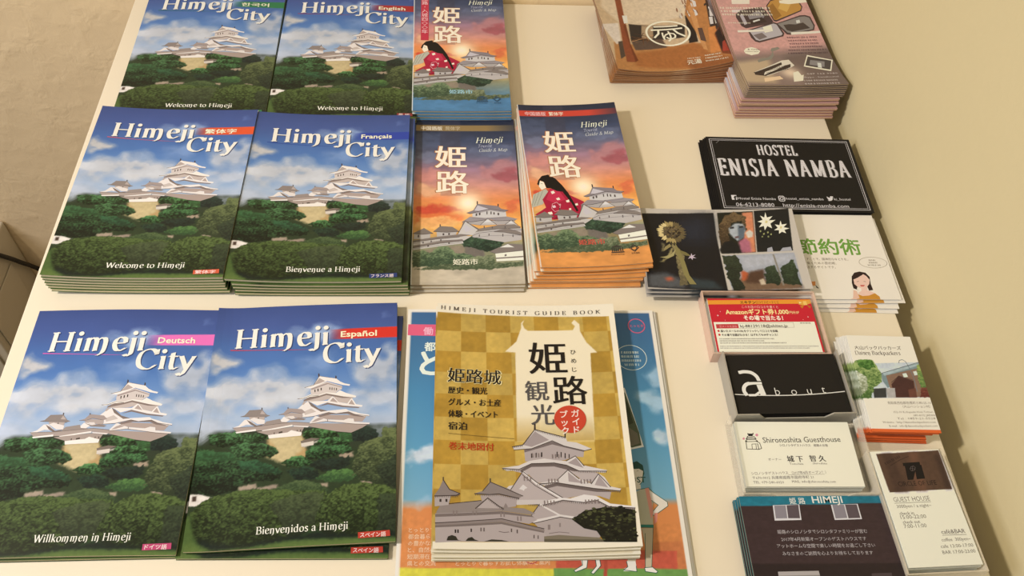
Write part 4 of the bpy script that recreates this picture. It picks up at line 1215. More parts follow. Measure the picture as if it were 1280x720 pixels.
for _ln in ART['GUIDE_CASTLE'].splitlines():
    if not _ln.startswith('s 453a36') or float(_ln.split()[2].split(':')[0]) < .66: continue
    _P = [tuple(float(z) / 10 for z in t.split(',')) for t in _ln.split(':')[1].split()]
    GUIDE.n += 1
    for (x0, y0), (x1, y1) in zip(_P, _P[1:]):
        L = math.hypot(x1 - x0, y1 - y0); k = max(1, int(L / 1.3))
        if abs(y1 - y0) > abs(x1 - x0) * .8: continue
        for q in range(k):
            u = x0 + (x1 - x0) * (q + .5) / k; v = y0 + (y1 - y0) * (q + .5) / k
            GUIDE.add([(u - .18, v - 1.5), (u + .18, v - 1.5), (u + .18, v - .2), (u - .18, v - .2)], [(0, 1, 2), (0, 2, 3)], '63564f')
for u, v, n in ((73, 71, 3), (88, 70, 3), (66, 52, 3), (84, 50, 4), (108, 49, 4), (80, 33, 4), (110, 33, 5), (28, 25, 2), (48, 24, 2), (14, 25, 2), (60, 21, 2)):
    for q in range(n): GUIDE.rect('85766f', u + q * 2.3, v, u + q * 2.3 + .9, v + 3.4)
def tree_shapes(p, line, n=210, seed=2, cols=('1d1d15', '2a2b1c', '3a3c22', '4e5030', '16160f')):
    """a pine crown as many small overlapping ink dabs, so it can stand in front of inked outlines"""
    P = [tuple(float(z) / 10 for z in t.split(',')) for t in line.split(':')[1].split()]
    p.poly(cols[0], P)
    rnd = random.Random(seed); A = np.array(P); lo = A.min(0); hi = A.max(0); k = 0
    while k < n:
        u = rnd.uniform(lo[0] - 1, hi[0] + .6); v = rnd.uniform(lo[1], hi[1] + .8)
        near = inside(P, np.array([u]), np.array([v - .9]))[0]
        if not near: continue
        k += 1; r = rnd.uniform(.5, 1.5); f = (v - lo[1]) / (hi[1] - lo[1])
        c = cols[min(4, max(0, int(rnd.gauss(1.2 + 1.6 * f, 1))))] if rnd.random() > .2 else cols[4]
        p.n -= (k % 6) > 0                                # a few dabs to each ink layer
        p.poly(c, [(u + r * math.cos(a) * 1.5 * rnd.uniform(.6, 1), v + r * math.sin(a) * .8 * rnd.uniform(.6, 1)) for a in [i / 7 * 2 * math.pi for i in range(7)]])
tree_shapes(GUIDE, _lf)
INK = '1e1a18'
sag = lambda x: -4.6 * math.sin(math.pi * min(1, max(0, x / 170))) if np.isscalar(x) else -3.0 * np.sin(np.pi * np.clip(x / 150, 0, 1))
GUIDE.text('4a4038', 'HIMEJI TOURIST GUIDE BOOK', 2.6, 205.9, 5.2, width=136, font='rom', pen=.12, ang=8, gap=.42, rot=-1.6, path=lambda x: -1.4 * np.sin(np.pi * np.clip(x / 136, 0, 1)))
def mincho(p, c, s, u, v, size, width=None, **k): p.text(c, s, u, v, size, width, bold=-.008 if size > 15 else 0, smear=.030 if size > 15 else .045, **k)
mincho(GUIDE, INK, '姫', 74.2, 147.0, 32.5, res=3)
mincho(GUIDE, INK, '路', 91.8, 118.0, 28.5, res=3)
mincho(GUIDE, '57524e', '観', 69.9, 121.3, 19.6, res=3)
mincho(GUIDE, '57524e', '光', 73.6, 100.0, 19.6, res=3)
for k, ch in enumerate('ひめじ'): GUIDE.text(INK, ch, 110.7 - k * .1, 162.7 - k * 8.4, 5.2, align='C')
GUIDE.ring('c8452e', 104.0, 103.0, 12.4, 12.0)
GUIDE.vtext('f4ddc8', 'ガイド', 108.2, 105.2, 7.0, bold=.02)
GUIDE.vtext('f4ddc8', 'ブック', 99.4, 104.6, 7.0, bold=.02)
for c, sm in (('efdc9c', .09), (INK, .03)):
    GUIDE.text(c, '姫路城', 8.9 - (.5 if sm > .05 else 0), 136.6 - (.1 if sm > .05 else 0), 14.4, width=42 + (1 if sm > .05 else 0), bold=.035 if sm > .05 else 0, smear=sm if sm < .05 else .0, rot=-2)
mincho(GUIDE, INK, '歴史・観光', 9.5, 125.6, 6.8, width=30.5)
mincho(GUIDE, INK, 'グルメ・お土産', 9.6, 115.0, 6.8, width=41)
mincho(GUIDE, INK, '体験・イベント', 9.8, 104.6, 6.9, width=38)
mincho(GUIDE, INK, '宿泊', 9.9, 94.0, 7.2, width=14)
GUIDE.stroke('6b5426', .35, [(10.2, 90.2), (60.0, 86.5)])
mincho(GUIDE, 'b8401c', '巻末地図付', 10.3, 77.2, 7.0, width=34, rot=-1)
B_GUIDE = bendp(148, 212, lambda x: 3.6 * abs(2 * x - 1) ** 2)
stack('guide_book', GUIDE, 4, 2.7, .0580, .3412, -.30, B_GUIDE,
      'gold guide book with a castle photograph, {} of four', 'guide book', 'gold castle guide books', shift=(-1.6, -4.5), jit=1.0, seed=21, z0=4.6, m=M_GLOSS, block=(.80, .75, .62), back=(.80, .76, .66), lo=.6)

def tottori_print():
    p = Print(210, 297, .9, WB_N)
    p.grad([(0, 'd9cf4a'), (70, 'd9cf4a'), (72, 'd98a4f'), (118, 'd98a4f'), (124, '78aabc'), (170, '5c98b4'), (215, '4c88aa'), (250, '447699'), (297, '3c648c')])
    p.art(ART['TOTTORI_R'])
    m = 1 - np.clip((p.U - 2.6) / .5, 0, 1) * np.clip((207.2 - p.U) / .5, 0, 1) * np.clip((294.4 - p.V) / .5, 0, 1)
    p.mix(m, hx('efe6d2'), (slice(None), slice(None)))
    p.art(ART['TOTTORI_V'])
    p.text('f4b8c4', '働く', 13.5, 271.3, 8.5, bold=.02); p.text('e9eef0', '都', 14.8, 255.2, 9.5, bold=.03); p.text('e9eef0', 'と', 11.5, 232.5, 27, bold=.03)
    for k, s in enumerate(['とっとりで', '都会暮らし', 'の豊かな暮', 'と、自然の', '短期滞在の', '県との交流']):
        p.text('f0c9a0', s, 8.0, 99.0 - k * 4.9, 4.1, res=1, bold=.01)
    p.text('f0c9a0', 'とっとりで暮らすお試し体験のご案内', 42, 74.2, 4.0, res=1, bold=.01)
    p.ring('b03a50', 96, 78.0, 4.2, 3.0, .5)
    p.ring('d0607c', 194.4, 280.5, 7.0, 7.2, .9); p.text('d0607c', 'とっとり', 194.4, 279.3, 3.2, align='C', bold=.02, res=1)
    p.ring('dfe9ee', 186.4, 248.5, 12.8, 12.2, .5)
    for k in range(4): p.specks('dfe9ee', 178.0 + (k == 3) * 2, 252.5 - k * 4.0, 1.9, (15, 15, 17, 13)[k], 0, 5 + k)
    p.text('2a5a50', 'ST', 178.5, 136.5, 6.5, bold=.02)
    return p
B_TOT = bendp(210, 297, lambda x: .9 * x)
stack('leaflet', tottori_print(), 3, 1.35, .0630, .3025, -.45, None,
      'large sky-blue cartoon leaflet under the gold guide books, {} of three', 'leaflet', 'large blue leaflets under the guide books', shift=(3.0, .5), jit=.4, rj=.15, seed=22, block=(.80, .77, .66), back=(.75, .72, .62), block_name='inner_sheets')

# ---- interior-photo brochures
def furn_print():
    p = Print(128, 128, .62, WB_F); p.img[:] = hx('c9a877')
    p.art(ART['FURN']); p.art(ART['FURN_V'])
    rnd = random.Random(4)
    for k in range(26):
        u = rnd.uniform(92, 97) + (k % 3) * 9; v = 84 + rnd.uniform(0, 30)
        p.rect(rnd.choice(['d8c8a8', 'b09878', '8a5a3a', 'cbb894']), u, v, u + 1.2, v + 5)
    for k in range(16): p.stroke(rnd.choice(['6a4426', '4a3020', 'c08a54']), .7, [(rnd.uniform(26, 60), rnd.uniform(50, 66)), (rnd.uniform(26, 60), rnd.uniform(44, 58))])
    W = 'efe2c4'
    p.ring(W, 72.6, 63.0, 24.0, 21.0, 2.4, 48)
    p.stroke(W, 2.2, [(60, 76.0), (86, 74.4)]); p.stroke(W, 2.4, [(55.5, 70.4), (90, 69.2)])
    p.stroke(W, 2.4, [(63.5, 70), (62, 63.5), (56, 57)]); p.stroke(W, 2.4, [(80, 69.2), (83.5, 62), (90, 55)])
    p.text(W, 'ゆ', 72.8, 50.5, 20, align='C', bold=.015)
    p.text(W, '元湯', 80.4, 8.6, 8.0, width=15.2, rot=-2, bold=.01)
    p.specks(W, 82.2, 17.2, 1.5, 14, -4, 3)
    for k in range(3): p.specks(W, 101.4 - k * .8, 17.6 - k * 4.4, 1.7, (17, 18, 25)[k], -5, 4 + k)
    return p
B_FURN = bendp(128, 128, lambda x: 8.5 * abs(2 * x - 1) ** 2)
stack('brochure', furn_print(), 9, 1.75, .2251, .8194, 6.95, B_FURN,
      'brown wooden-interior brochure with a round white emblem, {} in its stack', 'brochure', 'wooden-interior brochures', shift=(1.5, -1.0), drot=-5.5, jit=.9, rj=.25, gapt=.25, seed=31, block=(.50, .38, .28), back=(.34, .16, .09), lo=.12)

# ---- pink hostel leaflets
def pink_print():
    p = Print(105, 180, .6, WB_F); p.img[:] = hx('d09880')
    p.art(ART['PINK_R']); p.art(ART['PINK_V'])
    D = '4a2c30'
    for k in range(6): p.specks(D, 65 - (0, 0, 0, 1, 4, 6)[k], 86.5 - k * 5.4, 2.2, (34, 33, 33, 36, 42, 44)[k], seed=k)
    p.specks('efe0d8', 5, 112.5, 1.9, 26, seed=9)
    p.text('4a2c30', '★', 16, 66.5, 3.2, res=1); p.specks('4a2c30', 20, 66.8, 1.5, 9, seed=10); p.specks('6a5040', 13.2, 63.4, 1.2, 15, seed=11)
    p.specks('2e2620', 12.5, 23.6, 2.6, 42, 19, 12); p.specks('2e2620', 26, 23, 2.4, 28, 19, 13)
    for k, s in enumerate(['047 163 9980', 'Skype : hanahostel']): p.text('d8c4a8', s, 68 - k * 6.4, 21 - k * 6.6, 4.0, width=33 + k * 5, res=1)
    for k in range(2): p.specks('d8c4a8', 60.5 - k * 1.2, 7.8 - k * 6.6, 2.4, 37, seed=14 + k)
    for k in range(3): p.specks('f0e4e0', 1.5, 139 - k * 6, 3.0, 58, seed=17 + k)
    return p
B_PINK = bendp(105, 180, lambda x: .8 * abs(2 * x - 1) ** 2, lambda y: 8.0 * max(0.0, 1 - y / .38) ** 2)
PINK = pink_print()
stack('hostel_leaflet', PINK, 7, 1.55, .3472, .8008, 2.26, B_PINK,
      'pink leaflet with four rounded room photographs, {} in the upper pile', 'leaflet', 'pink room-photo leaflets, upper pile', shift=(-1, -3.4), drot=-.6, jit=.5, rj=.25, seed=41, z0=17.9, block=(.74, .66, .54), back=(.30, .22, .15), block_name='folded_panels', lo=.62)
B_PINK2 = bendp(105, 180, lambda x: .8 * abs(2 * x - 1) ** 2, lambda y: 5.0 * max(0.0, 1 - y / .38) ** 2)
def pale_print():
    p = Print(105, 180, 3, WB_F); p.grad([(0, 'c08a70'), (6, 'd0a890'), (40, 'd8c8b0'), (180, 'd8c0b4')]); return p
stack('hostel_leaflet', pale_print(), 7, 2.4, .3425, .7950, 1.4, B_PINK2,
      'pale pink-edged leaflet under the room-photo leaflets, {} there', 'leaflet', 'pale pink-edged leaflets, lower pile', shift=(-1.0, -3.6), drot=-.9, jit=1.6, rj=.6, gapt=.2, seed=42, z0=.3, block=(.80, .66, .54), back=(.48, .26, .17), block_name='folded_panels', lo=.05)

# ---- black hostel cards
def enisia_print():
    p = Print(148, 100, .9, WB_R); p.img[:] = hx('161412'); W = 'ddd2c0'
    n = fbm(p.U, p.V, 1.6, 2, 3); p.img *= (.9 + .3 * n)[..., None]
    for a, w in ((3.2, .55), (5.0, .3)): p.stroke(W, w, [(a, a), (148 - a, a), (148 - a, 100 - a), (a, 100 - a), (a, a)])
    def fat(s, u, v, size, width):
        p.text('8c8478', s, u + .7, v - .6, size, width=width, font='rom', pen=.18, ang=0, thin=.05, gap=.16)
        p.text(W, s, u, v, size, width=width, font='rom', pen=.18, ang=0, thin=.05, gap=.16)
    fat('HOSTEL', 49.5, 75.5, 19.5, 41.5)
    fat('ENISIA NAMBA', 6.5, 46.4, 31.5, 133)
    rnd = random.Random(3)
    pc, _w = roman('ENISIA NAMBA', .18, 0, .05, .16); k = 133 / _w
    p.n += 1
    for v, t in pc:                                     # punched dots down the broad strokes
        a = (v[0] + v[1]) / 2; b = (v[2] + v[3]) / 2 if len(v) == 4 else a
        L = abs(b[1] - a[1])
        if len(v) == 4 and L > .28 and abs(v[0][0] - v[1][0]) > .1:
            for q in range(9):
                c = a + (b - a) * (q + .5) / 9; cu = 6.5 + c[0] * k; cv = 46.4 + c[1] * 31.5
                p.add(np.array([(cu - .35, cv), (cu, cv - .35), (cu + .35, cv), (cu, cv + .35)]), [(0, 1, 2), (0, 2, 3)], '7a7060')
    p.poly(W, [(12.5, 13.6), (17.6, 13.6), (17.6, 19.8), (12.5, 19.8)]); p.text('161412', 'f', 14.6, 13.4, 7.4, bold=.05)
    p.text(W, 'Hostel Enisia Namba', 18.4, 14.2, 4.4, width=37)
    p.stroke(W, .8, [(59.4, 13), (63, 13), (63.9, 14), (63.9, 18.4), (63, 19.4), (59.4, 19.4), (58.5, 18.4), (58.5, 14), (59.4, 13)]); p.ring(W, 61.2, 16.2, 1.5, 1.6, .7); p.ring(W, 62.9, 18.5, .35, .35)
    p.text(W, 'hostel_enisia_namba', 65.1, 15.0, 4.4, width=37)
    p.poly(W, [(106.2, 20), (107.8, 18.6), (109.2, 18.4), (109.2, 19.8), (110.2, 20.6), (111.4, 20.2), (112.4, 20.5), (111.8, 19.6), (112.6, 19.2), (111.7, 18.8), (111.2, 16.4), (109.6, 14.6), (107.4, 14.2), (105.9, 14.8), (107.4, 15.2), (106.4, 15.8), (107.1, 16.2), (106.0, 17.2), (106.8, 17.3), (105.9, 18.6)])
    p.text(W, 'ki_hostel', 112.6, 15.2, 4.4, width=16)
    p.text(W, '06-6213-8080', 15.3, 5.6, 6.4, width=37); p.text(W, 'http://enisia-namba.com', 60.8, 5.6, 6.4, width=64)
    p.stroke('8c8478', .4, [(9.5, 91), (13.5, 95)])
    return p
EN = enisia_print()
B_CARD = bendp(148, 100, lambda x: .5 * abs(2 * x - 1) ** 2)
_rn = random.Random(9)
for i in range(6):
    k = i / 5
    tag(card('hostel_card', EN, (.3248 - .0065 * k, .6132 - .0005 * k + (_rn.uniform(-.0012, .0012) if i else 0), 7.6 - i * 1.35), -.88 - .25 * k * (1 if i else 0), None, i == 0, M_MATTE, .5),
        'black hostel card with fat white lettering, {} in its stack'.format(order(i, 6)), 'card', 'black hostel cards')

def savings_print():
    p = Print(148, 100, .8, WB_R); p.img[:] = hx('efe0c4'); G = '6f9a3a'
    p.text(G, '節約術', 66, 52.6, 20.5, width=60, bold=.022, res=3)
    K = '6a5c4c'
    for k, s in enumerate(['落とすことで、精神的なゆとりを。', '生き抜くための節約術、', 'を発信するサイトです。']): p.text(K, s, 66 - k, 44.2 - k * 4.7, 3.5, width=(45, 34, 33)[k], res=1)
    p.ring('8a7c64', 133.5, 42.0, 13.0, 6.4, .35)
    for k in range(3): p.specks(K, (130, 129.5, 127.6)[k], 44.0 - k * 2.9, 1.5, (7, 8, 12)[k], 0, 6 + k)
    p.art(ART['SAV_V'])
    return p
SAV = savings_print()
for i in range(4):
    k = i / 3
    tag(card('savings_card', SAV, (.3211 - .004 * k * (i > 0) + (.004 if i == 1 else 0), .5117 - .0035 * i, 5.0 - i * 1.45), -.55 + (.7 if i == 1 else -.35 * i), None, True, M_MATTE, .4),
        'cream card with green 節約術 lettering and a long-haired woman, {} of four'.format(order(i, 4)), 'card', 'cream savings cards')

def art_print():
    p = Print(146, 93, .5, 'd8cdb8'); p.img[:] = hx('b4aca0'); p.art(ART['ART_R']); p.art(ART['ART_V'])
    rnd = random.Random(5); cu, cv = 29.0, 65.5
    for k in range(46):                                  # ragged sunflower head, paler on one side
        t = k / 46 * 2 * math.pi + rnd.uniform(-.06, .06); r0, r1 = rnd.uniform(6.5, 8.5), rnd.uniform(12.2, 14.2); w = .11
        lit = .5 - .5 * math.cos(t); c = 'c8b682' if lit > .72 else ('9a8858' if lit > .35 else '5e5238')
        P = [(r0, t - w), ((r0 + r1) / 2, t - w * .9), (r1, t + rnd.uniform(-.05, .05)), ((r0 + r1) / 2, t + w * .9), (r0, t + w)]
        p.poly(c, [(cu + r * math.cos(q) * 1.05, cv + r * math.sin(q)) for r, q in P])
    for k in range(60):
        t = rnd.uniform(0, 6.28); r = 7.8 * math.sqrt(rnd.random()); p.n -= (k % 6) > 0
        p.ring(rnd.choice(['3a2e22', '5a4a34', '2a221c', '75643f']), cu + 2 + r * math.cos(t), cv + r * math.sin(t), .9, .8, None, 7)
    for P, c in (([(31, 53), (34, 44), (37, 32), (39, 16), (44, 6), (38, 6), (34, 18), (33, 32), (30, 44)], '7d7448'), ([(31, 46), (26, 40), (20, 37), (15, 36), (22, 34.5), (28, 38)], '9a9064'), ([(34, 45), (40, 42), (44, 38), (39, 38.5), (35, 41)], '6e663e'), ([(26, 52), (21, 48), (19, 43), (22, 45), (27, 49)], '8a7e54')): p.poly(c, P)
    return p
ARTP = art_print()
B_ART = bendp(146, 93, lambda x: 2.2 * (2 * x - 1) ** 2, lambda y: 2.0 * max(0, y - .5) * 2 * 1.0)
for i, (x, y, r) in enumerate([(.2405, .5140, -.9), (.2398, .5105, -1.4), (.2392, .5075, -1.1)]):
    tag(card('art_postcard', ARTP, (x, y, 10.4 - i * 1.0), r, B_ART if i == 0 else None, i == 0, M_GLOSS, .35, tilt=(0, -1.2) if i == 0 else (0, -.4)),
        'grey-bordered postcard with a dark sunflower painting, {} of three'.format(order(i, 3)), 'postcard', 'dark painting postcards')

# ---- business cards and their cases
M_FROST = plastic('frosted_plastic', (.86, .83, .76), .50, .35)
M_CLEAR = plastic('clear_plastic', (.90, .88, .84), .72, .2)
M_PINKC = plastic('pink_tinted_plastic', (.88, .68, .62), .48, .35)
M_GREY = plastic('grey_plastic', (.46, .46, .45), .30, .3)
def wall_notch(W, h, y0, y1, notch):
    """front wall of a card case: (x, z) outline pushed from y0 to y1"""
    P = [(-W / 2, 0), (W / 2, 0), (W / 2, h)] + ([(W * .31, h), (W * .25, h * .62), (-W * .25, h * .62), (-W * .31, h)] if notch else []) + [(-W / 2, h)]
    t = np.array([tuple(r) for r in tessellate_polygon([[Vector((a, b, 0)) for a, b in P]])]); n = len(P)
    v = np.array([(a, y0, b) for a, b in P] + [(a, y1, b) for a, b in P], float)
    q = [(i, (i + 1) % n, n + (i + 1) % n, n + i) for i in range(n)]
    return v, q, np.r_[t, t[:, ::-1] + n]
def case(W, D, h, loc, rot, m, label, group='plastic card cases', notch=True, w=1.1, hb=None):
    r = tag(empty('card_case', (loc[0], loc[1], TT + .0002), math.radians(rot)), label, 'card case', group)
    b = boxes_mesh('base', [(-W / 2, -D / 2, 0, W / 2, D / 2, .9)], (1, 1, 1)); link('base', b, m, r)
    s = boxes_mesh('side_walls', [(-W / 2, -D / 2 + w, .9, -W / 2 + w, D / 2, h), (W / 2 - w, -D / 2 + w, .9, W / 2, D / 2, h), (-W / 2 + w, D / 2 - w, .9, W / 2 - w, D / 2, hb or h)], (1, 1, 1)); link('side_walls', s, m, r)
    v, q, t = wall_notch(W, h, -D / 2, -D / 2 + w, notch); v[:, 2] = np.maximum(v[:, 2], .9)
    link('front_wall', mesh_from('front_wall', v, np.ones((len(v), 3)), q, t), m, r)
    return r
case(100, 65, 13.5, (.2622, .4315), -.5, M_PINKC, 'pink-tinted clear case holding the red gift-voucher cards', notch=False)
case(97, 60, 17.0, (.2675, .3700), .6, M_GREY, 'grey plastic case with a notched lip holding the black cards', hb=2.5)
case(104, 66, 15.5, (.2655, .3065), -.8, M_CLEAR, 'clear plastic case holding the white guesthouse name cards', hb=2.5)

def amazon_print():
    p = Print(91, 55, .8, WB_R); p.img[:] = hx('efe6d2'); R = 'c8222c'
    p.poly(R, [(0, 30), (91, 31), (91, 55), (0, 55)]); p.rect(R, 0, 0, 1.6, 31); p.rect(R, 89.4, 0, 91, 31)
    p.poly('e8952c', [(0, 48.6), (91, 50.2), (91, 54.6), (0, 53.0)])
    p.text('2a1c14', 'エキテン', 28.5, 49.8, 3.5, width=13.5, bold=.04, res=1); p.text('7a3a1c', '口コミスピードくじ', 42.5, 50.1, 3.3, width=20, bold=.015, res=1)
    Y = 'f6dc8c'
    p.text('f2c8a8', 'このお店の口コミを書くと', 29, 45.1, 3.2, width=32, res=1)
    p.text(Y, 'Amazonギフト券1,000', 13.8, 38.4, 6.3, width=55, bold=.035, rot=.7); p.text(Y, '円分が', 69.6, 39.4, 3.2, width=8.6, bold=.02, res=1)
    p.text('f6e6d2', 'その場で当たる！', 28.5, 32.6, 5.4, width=34, bold=.04)
    for u, v, s in ((6.5, 37, 1.2), (9.3, 41, .7), (85, 36, .9), (80, 33, .5), (12, 32, .5)): p.poly('f2d8c8', [(u - s, v), (u - s * .2, v + s * .2), (u, v + s), (u + s * .2, v + s * .2), (u + s, v), (u + s * .2, v - s * .2), (u, v - s), (u - s * .2, v - s * .2)])
    for P, c in (([(79, 53.5), (84.5, 51.6), (84, 48.2), (80, 49)], 'e2a03c'), ([(93.5 - 3, 54.8), (86, 52), (86.6, 49), (90.6, 50.4)], 'e2a03c'), ([(82, 44.8), (84.8, 48.8), (80.4, 47.4)], 'c87a24'), ([(88.6, 45), (86.6, 49), (90.2, 47)], 'b86a22'), ([(84, 52.6), (87, 53), (87.4, 48.6), (84.2, 48.4)], 'f0c060'), ([(83, 51.4), (80.5, 52), (80.8, 50)], 'f6d890')): p.poly(c, [(min(91, a), min(55, b)) for a, b in P])
    p.poly('c03a38', [(3.2, 23.4), (22.4, 23.8), (22.4, 28.2), (3.2, 27.8)]); p.text('e8a898', '空メールを送信', 6, 24.6, 2.6, width=15, res=1)
    p.stroke('b8a890', .3, [(22.6, 23.6), (70.6, 25), (70.6, 30), (22.6, 28.8)])
    p.text('3a3230', 'kj-88129118@ekiten.jp', 24.0, 24.6, 4.0, width=41, rot=1, bold=.01)
    p.ring(R, 4.4, 20.9, .9, 1.1); p.ring(R, 4.5, 17.0, .9, 1.1)
    p.text('4a403a', '届いたメールのURLをクリックして口コミを投稿', 6.2, 19.8, 2.7, width=49, bold=.03, res=1, rot=.3); p.text('4a403a', 'その場で当選がわかる！はずれてもWチャンス！', 6.4, 15.8, 2.7, width=48, bold=.03, res=1, rot=.5)
    for k in range(3): p.specks('6a5e54', 3.6, 12.4 - k * 2.1, 1.0, (47, 38, 57)[k], .4, 20 + k)
    for k in range(2): p.specks('8a7e72', 3.0, 5.0 - k * 1.9, .9, 84 - k * 8, .3, 25 + k)
    p.specks('4a403a', 76.6, 28.9, 1.1, 9, 0, 30)
    return p
def about_print():
    p = Print(91, 55, 2, WB_R); p.img[:] = hx('181512'); W = 'e6dcc8'
    line = lambda x: 16.2 + 2.2 * ((x - 40) / 45) ** 2
    p.stroke(W, .75, [(x, line(x)) for x in np.linspace(.2, 90.8, 24)])
    # large cut "a"
    p.stroke(W, 3.0, catmull([(8.0, 38.3), (12, 38.9), (17.5, 38.0), (21.2, 34.6), (22.6, 30.2)], 6)); 
    p.rect('181512', 4.5, 34.6, 8.2, 37)
    p.stroke(W, 3.0, catmull([(23.6, 28.2), (17.5, 28.2), (12.0, 27.2), (9.0, 24.2), (8.4, 20.5), (9.6, 17.4)], 6)); p.poly(W, [(19.6, 26.4), (24.2, 26.4), (25.6, 17.0), (21.0, 16.6)])
    p.stroke(W, 2.0, [(12, 16.9), (17, 16.9), (20.6, 19.4)])
    p.rect('181512', 14, 29.0, 26, 30.0)
    for ch, u in (('b', 33.4), ('o', 46.6), ('u', 59.9), ('t', 72)): p.text(W, ch, u, line(u + 2) + .3, 10.2 if ch != 't' else 10.2, bold=-.012)
    return p
def shiro_print():
    p = Print(91, 55, 2, WB_R); p.img[:] = hx('f1e6d4'); K = '262120'; L = '6a605a'
    p.art(ART['SHIRO_V'])
    p.text(K, 'Shironoshita Guesthouse', 19.9, 36.6, 6.8, width=61.6, rot=1); p.text(L, 'シロノシタゲストハウス　姫路のお宿', 32.2, 33.6, 2.4, width=38, res=1, bold=.015)
    p.text(L, 'オーナー', 20.9, 21.4, 2.8, width=10.2, res=1); mincho(p, '3a3430', '城 下', 35.6, 20.8, 5.8, width=12.4); mincho(p, '3a3430', '智 久', 53.3, 21.2, 5.8, width=12.4)
    p.text(L, 'Tomohisa', 36.8, 18.0, 2.4, width=10.7, res=1); p.text(L, 'Shiroshita', 54.9, 18.4, 2.4, width=11.2, res=1)
    p.text(L, 'シロノシタゲストハウス （2017年4月オープン！）', 5.6, 9.6, 2.9, width=58, res=1, rot=1.2); p.stroke(L, .2, [(34, 9.6), (62, 10.2)])
    p.text(L, '〒670-0012 兵庫県姫路市国府寺町 21', 5.9, 6.0, 2.9, width=47, res=1, rot=1)
    p.text(L, 'TEL: 079-240-6020', 5.8, 2.6, 2.8, width=23.5, res=1); p.text(L, 'MAIL: info@shironoshita.com', 35.6, 3.2, 2.8, width=33.6, res=1)
    return p
def inner_cards(name, pr, n, t, x, y, rot, z0, label, cat, group, seed=1, jx=.3):
    rnd = random.Random(seed)
    for i in range(n):
        tag(card(name, pr, (x + (rnd.uniform(-jx, jx) * .001 if i else 0), y + (rnd.uniform(-jx, jx) * .001 if i else 0), z0 + (n - 1 - i) * t), rot + (rnd.uniform(-.2, .2) if i else 0), None, i == 0, M_MATTE, min(.9, t * .72)),
            label.format(order(i, n)), cat, group)
inner_cards('voucher_card', amazon_print(), 8, 1.4, .2621, .4294, -.5, 2.1, 'red and white gift-voucher card in the pink case, {} of its pile', 'card', 'red gift-voucher cards', 5)
inner_cards('name_card', about_print(), 8, 1.75, .2675, .3700, .6, 2.3, 'black card with the white word about, {} in its grey case', 'card', 'black about cards', 6)
inner_cards('name_card', shiro_print(), 7, 1.5, .2632, .3090, -.87, 2.2, 'white name card with a small castle drawing, {} in its clear case', 'card', 'white guesthouse name cards', 7)

def daisen_print():
    p = Print(55, 91, .32, WB_R); p.img[:] = hx('efe2cc'); p.art(ART['DAISEN_R']); p.art(ART['DAISEN_V']); K = '4a4038'
    p.rect('e2662c', 0, 0, 55, 2.2) 
    p.text(K, '大山バックパッカーズ', 4.3, 77.0, 4.2, width=39.6, smear=.02, rot=1, res=1); p.text(K, 'Daisen Backpackers', 3.5, 71.6, 5.2, width=38.4, font='rom', pen=.12, rot=1)
    L = '7a6e60'
    for s, u, v, w, h in (('鳥取県西伯郡伯耆町小林125-10', 18.8, 25.0, 35.5, 2.9), ('（大山ペンション村）', 30.2, 22.0, 22.8, 2.7), ('152-10 Kobayashi Hoki Tottori', 21.6, 17.0, 32, 2.6), ('689-4102 JAPAN', 36.8, 14.4, 17.6, 2.6), ('Tel : 0859-21-5528', 23, 11.2, 31, 2.6), ('Website : http://daisenbackpackers.com', 10.2, 7.6, 43, 2.6), ('E-mail : info@daisenbackpackers.com', 14.8, 4.4, 39, 2.6)):
        p.text(L, s, u, v, h, width=w, rot=1.6, res=1)
    return p
DA = daisen_print(); DA.img[DA.V < 2.6] = hx('e2662c')
DA2 = DA.clone()
_rn = random.Random(12)
for i in range(14):
    k = i / 13
    up = i < 8
    x = .3535 - (.0062 * (i / 7) if up else .0075 - .002 * (i - 8) / 5); y = .3690 + (.0004 * i if up else -.0005)
    tag(card('name_card', DA, (x + _rn.uniform(-.0004, .0004) * (i > 0), y + _rn.uniform(-.0006, .0006) * (i > 0), 16.4 - i * 1.2), -1.95 + (.25 * i * -.4 if up else -.5) + _rn.uniform(-.35, .35) * (i > 0), None, i == 0, M_MATTE, .62),
        'cream backpackers card with an orange foot, {} in its fanned stack'.format(order(i, 14)), 'card', 'cream backpackers cards')

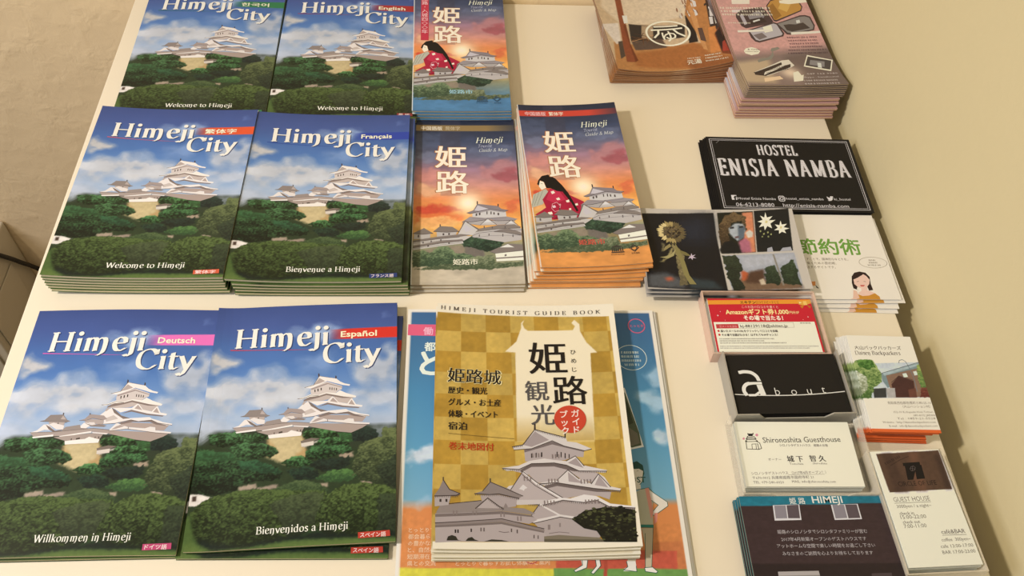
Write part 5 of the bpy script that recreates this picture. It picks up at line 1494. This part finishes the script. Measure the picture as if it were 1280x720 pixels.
def circle_print():
    p = Print(55, 91, .5, WB_R); p.img[:] = hx('efe5d2'); p.art(ART['CIRC_R']); p.art(ART['CIRC_V']); K = '5a5048'
    p.text('17110f', 'CIRCLE OF LIFE', 13.3, 61.8, 5.4, width=30, bold=-.005)
    p.specks('2a1c18', 9, 79.5, 1.8, 15, 24, 3)
    p.text(K, 'GUEST HOUSE', 5.6, 49.6, 5.4, width=28, bold=-.008); p.stroke(K, .3, [(5.5, 48.6), (33.5, 48.6)])
    p.text(K, '3000yen / a night~', 6.3, 44.8, 3.6, width=26.6, bold=-.006)
    p.text(K, 'check in', 6.6, 39.4, 3.4, width=11); p.text(K, '15:00-22:00', 6.4, 36.2, 4.2, width=19.4, bold=-.006); p.text(K, 'check out', 6.8, 32.6, 3.4, width=13); p.text(K, '7:00-11:00', 6.6, 29.2, 4.2, width=17, bold=-.006)
    p.text(K, 'café&BAR', 33, 23.6, 4.6, width=18, bold=0); p.stroke(K, .3, [(33, 22.6), (51.2, 22.4)])
    p.text(K, 'coffee  300yen~', 31, 18.0, 3.6, width=22, bold=-.006); p.text(K, 'cafe 13:00-17:00', 28.6, 13.2, 3.6, width=24.4, bold=-.006); p.text(K, 'BAR 17:00-23:00', 28.4, 8.8, 3.6, width=24.6, bold=-.006)
    return p
case(60, 97, 15.0, (.3470, .2610), 1.7, M_FROST, 'frosted case by the wall carrying the upright guest house cards', notch=False)
inner_cards('name_card', circle_print(), 10, 1.5, .3467, .2629, 1.68, 2.0, 'white guest house card with a brown wood picture, {} in the frosted case', 'card', 'white wood-picture cards', 8)

def himeji_print():
    p = Print(109, 100, .8, WB_R); p.img[:] = hx('3b2a28'); p.art(ART['HIM_R']); p.art(ART['HIM_V']); W = 'e4dccb'
    n = fbm(p.U * .3, p.V, 1.2, 2, 3); p.img *= (.93 + .14 * n)[..., None]
    p.text(W, '姫 路', 37.5, 94.0, 5.6, width=11.8, bold=.008); p.text(W, 'HIMEJI', 54.8, 94.3, 7.6, width=23, bold=.015, gap=.1)
    for k, (s, u, v, w) in enumerate((('姫路のシロノシタでシロシタファミリーが営む', 23.4, 71.0, 66.8), ('2017年4月新築オープンのゲストハウスです', 25, 65.4, 63), ('アットホームな空間で楽しい時間をお過ごし下さい', 20.8, 60.4, 72.4), ('みなさまのご訪問を心よりお待ちしております', 23.6, 54.8, 66.4))):
        p.text('bdb0a2', s, u, v, 3.3, width=w, res=1)
    return p
_hp = himeji_print()
for i in range(4):
    tag(booklet('guesthouse_leaflet', _hp, 2.5, (.2639 - .0008 * i, .2240 + (.0006 * (i % 2)), .3 + (3 - i) * 2.85), -.48 + .2 * (i % 3 - 1) * (i > 0), None, i == 0, M_GLOSS, (.42, .36, .33), (.06, .18, .19), block_name='folded_panels'),
        'dark brown guesthouse leaflet with a teal top band, {} of four'.format(order(i, 4)), 'leaflet', 'brown and teal guesthouse leaflets')
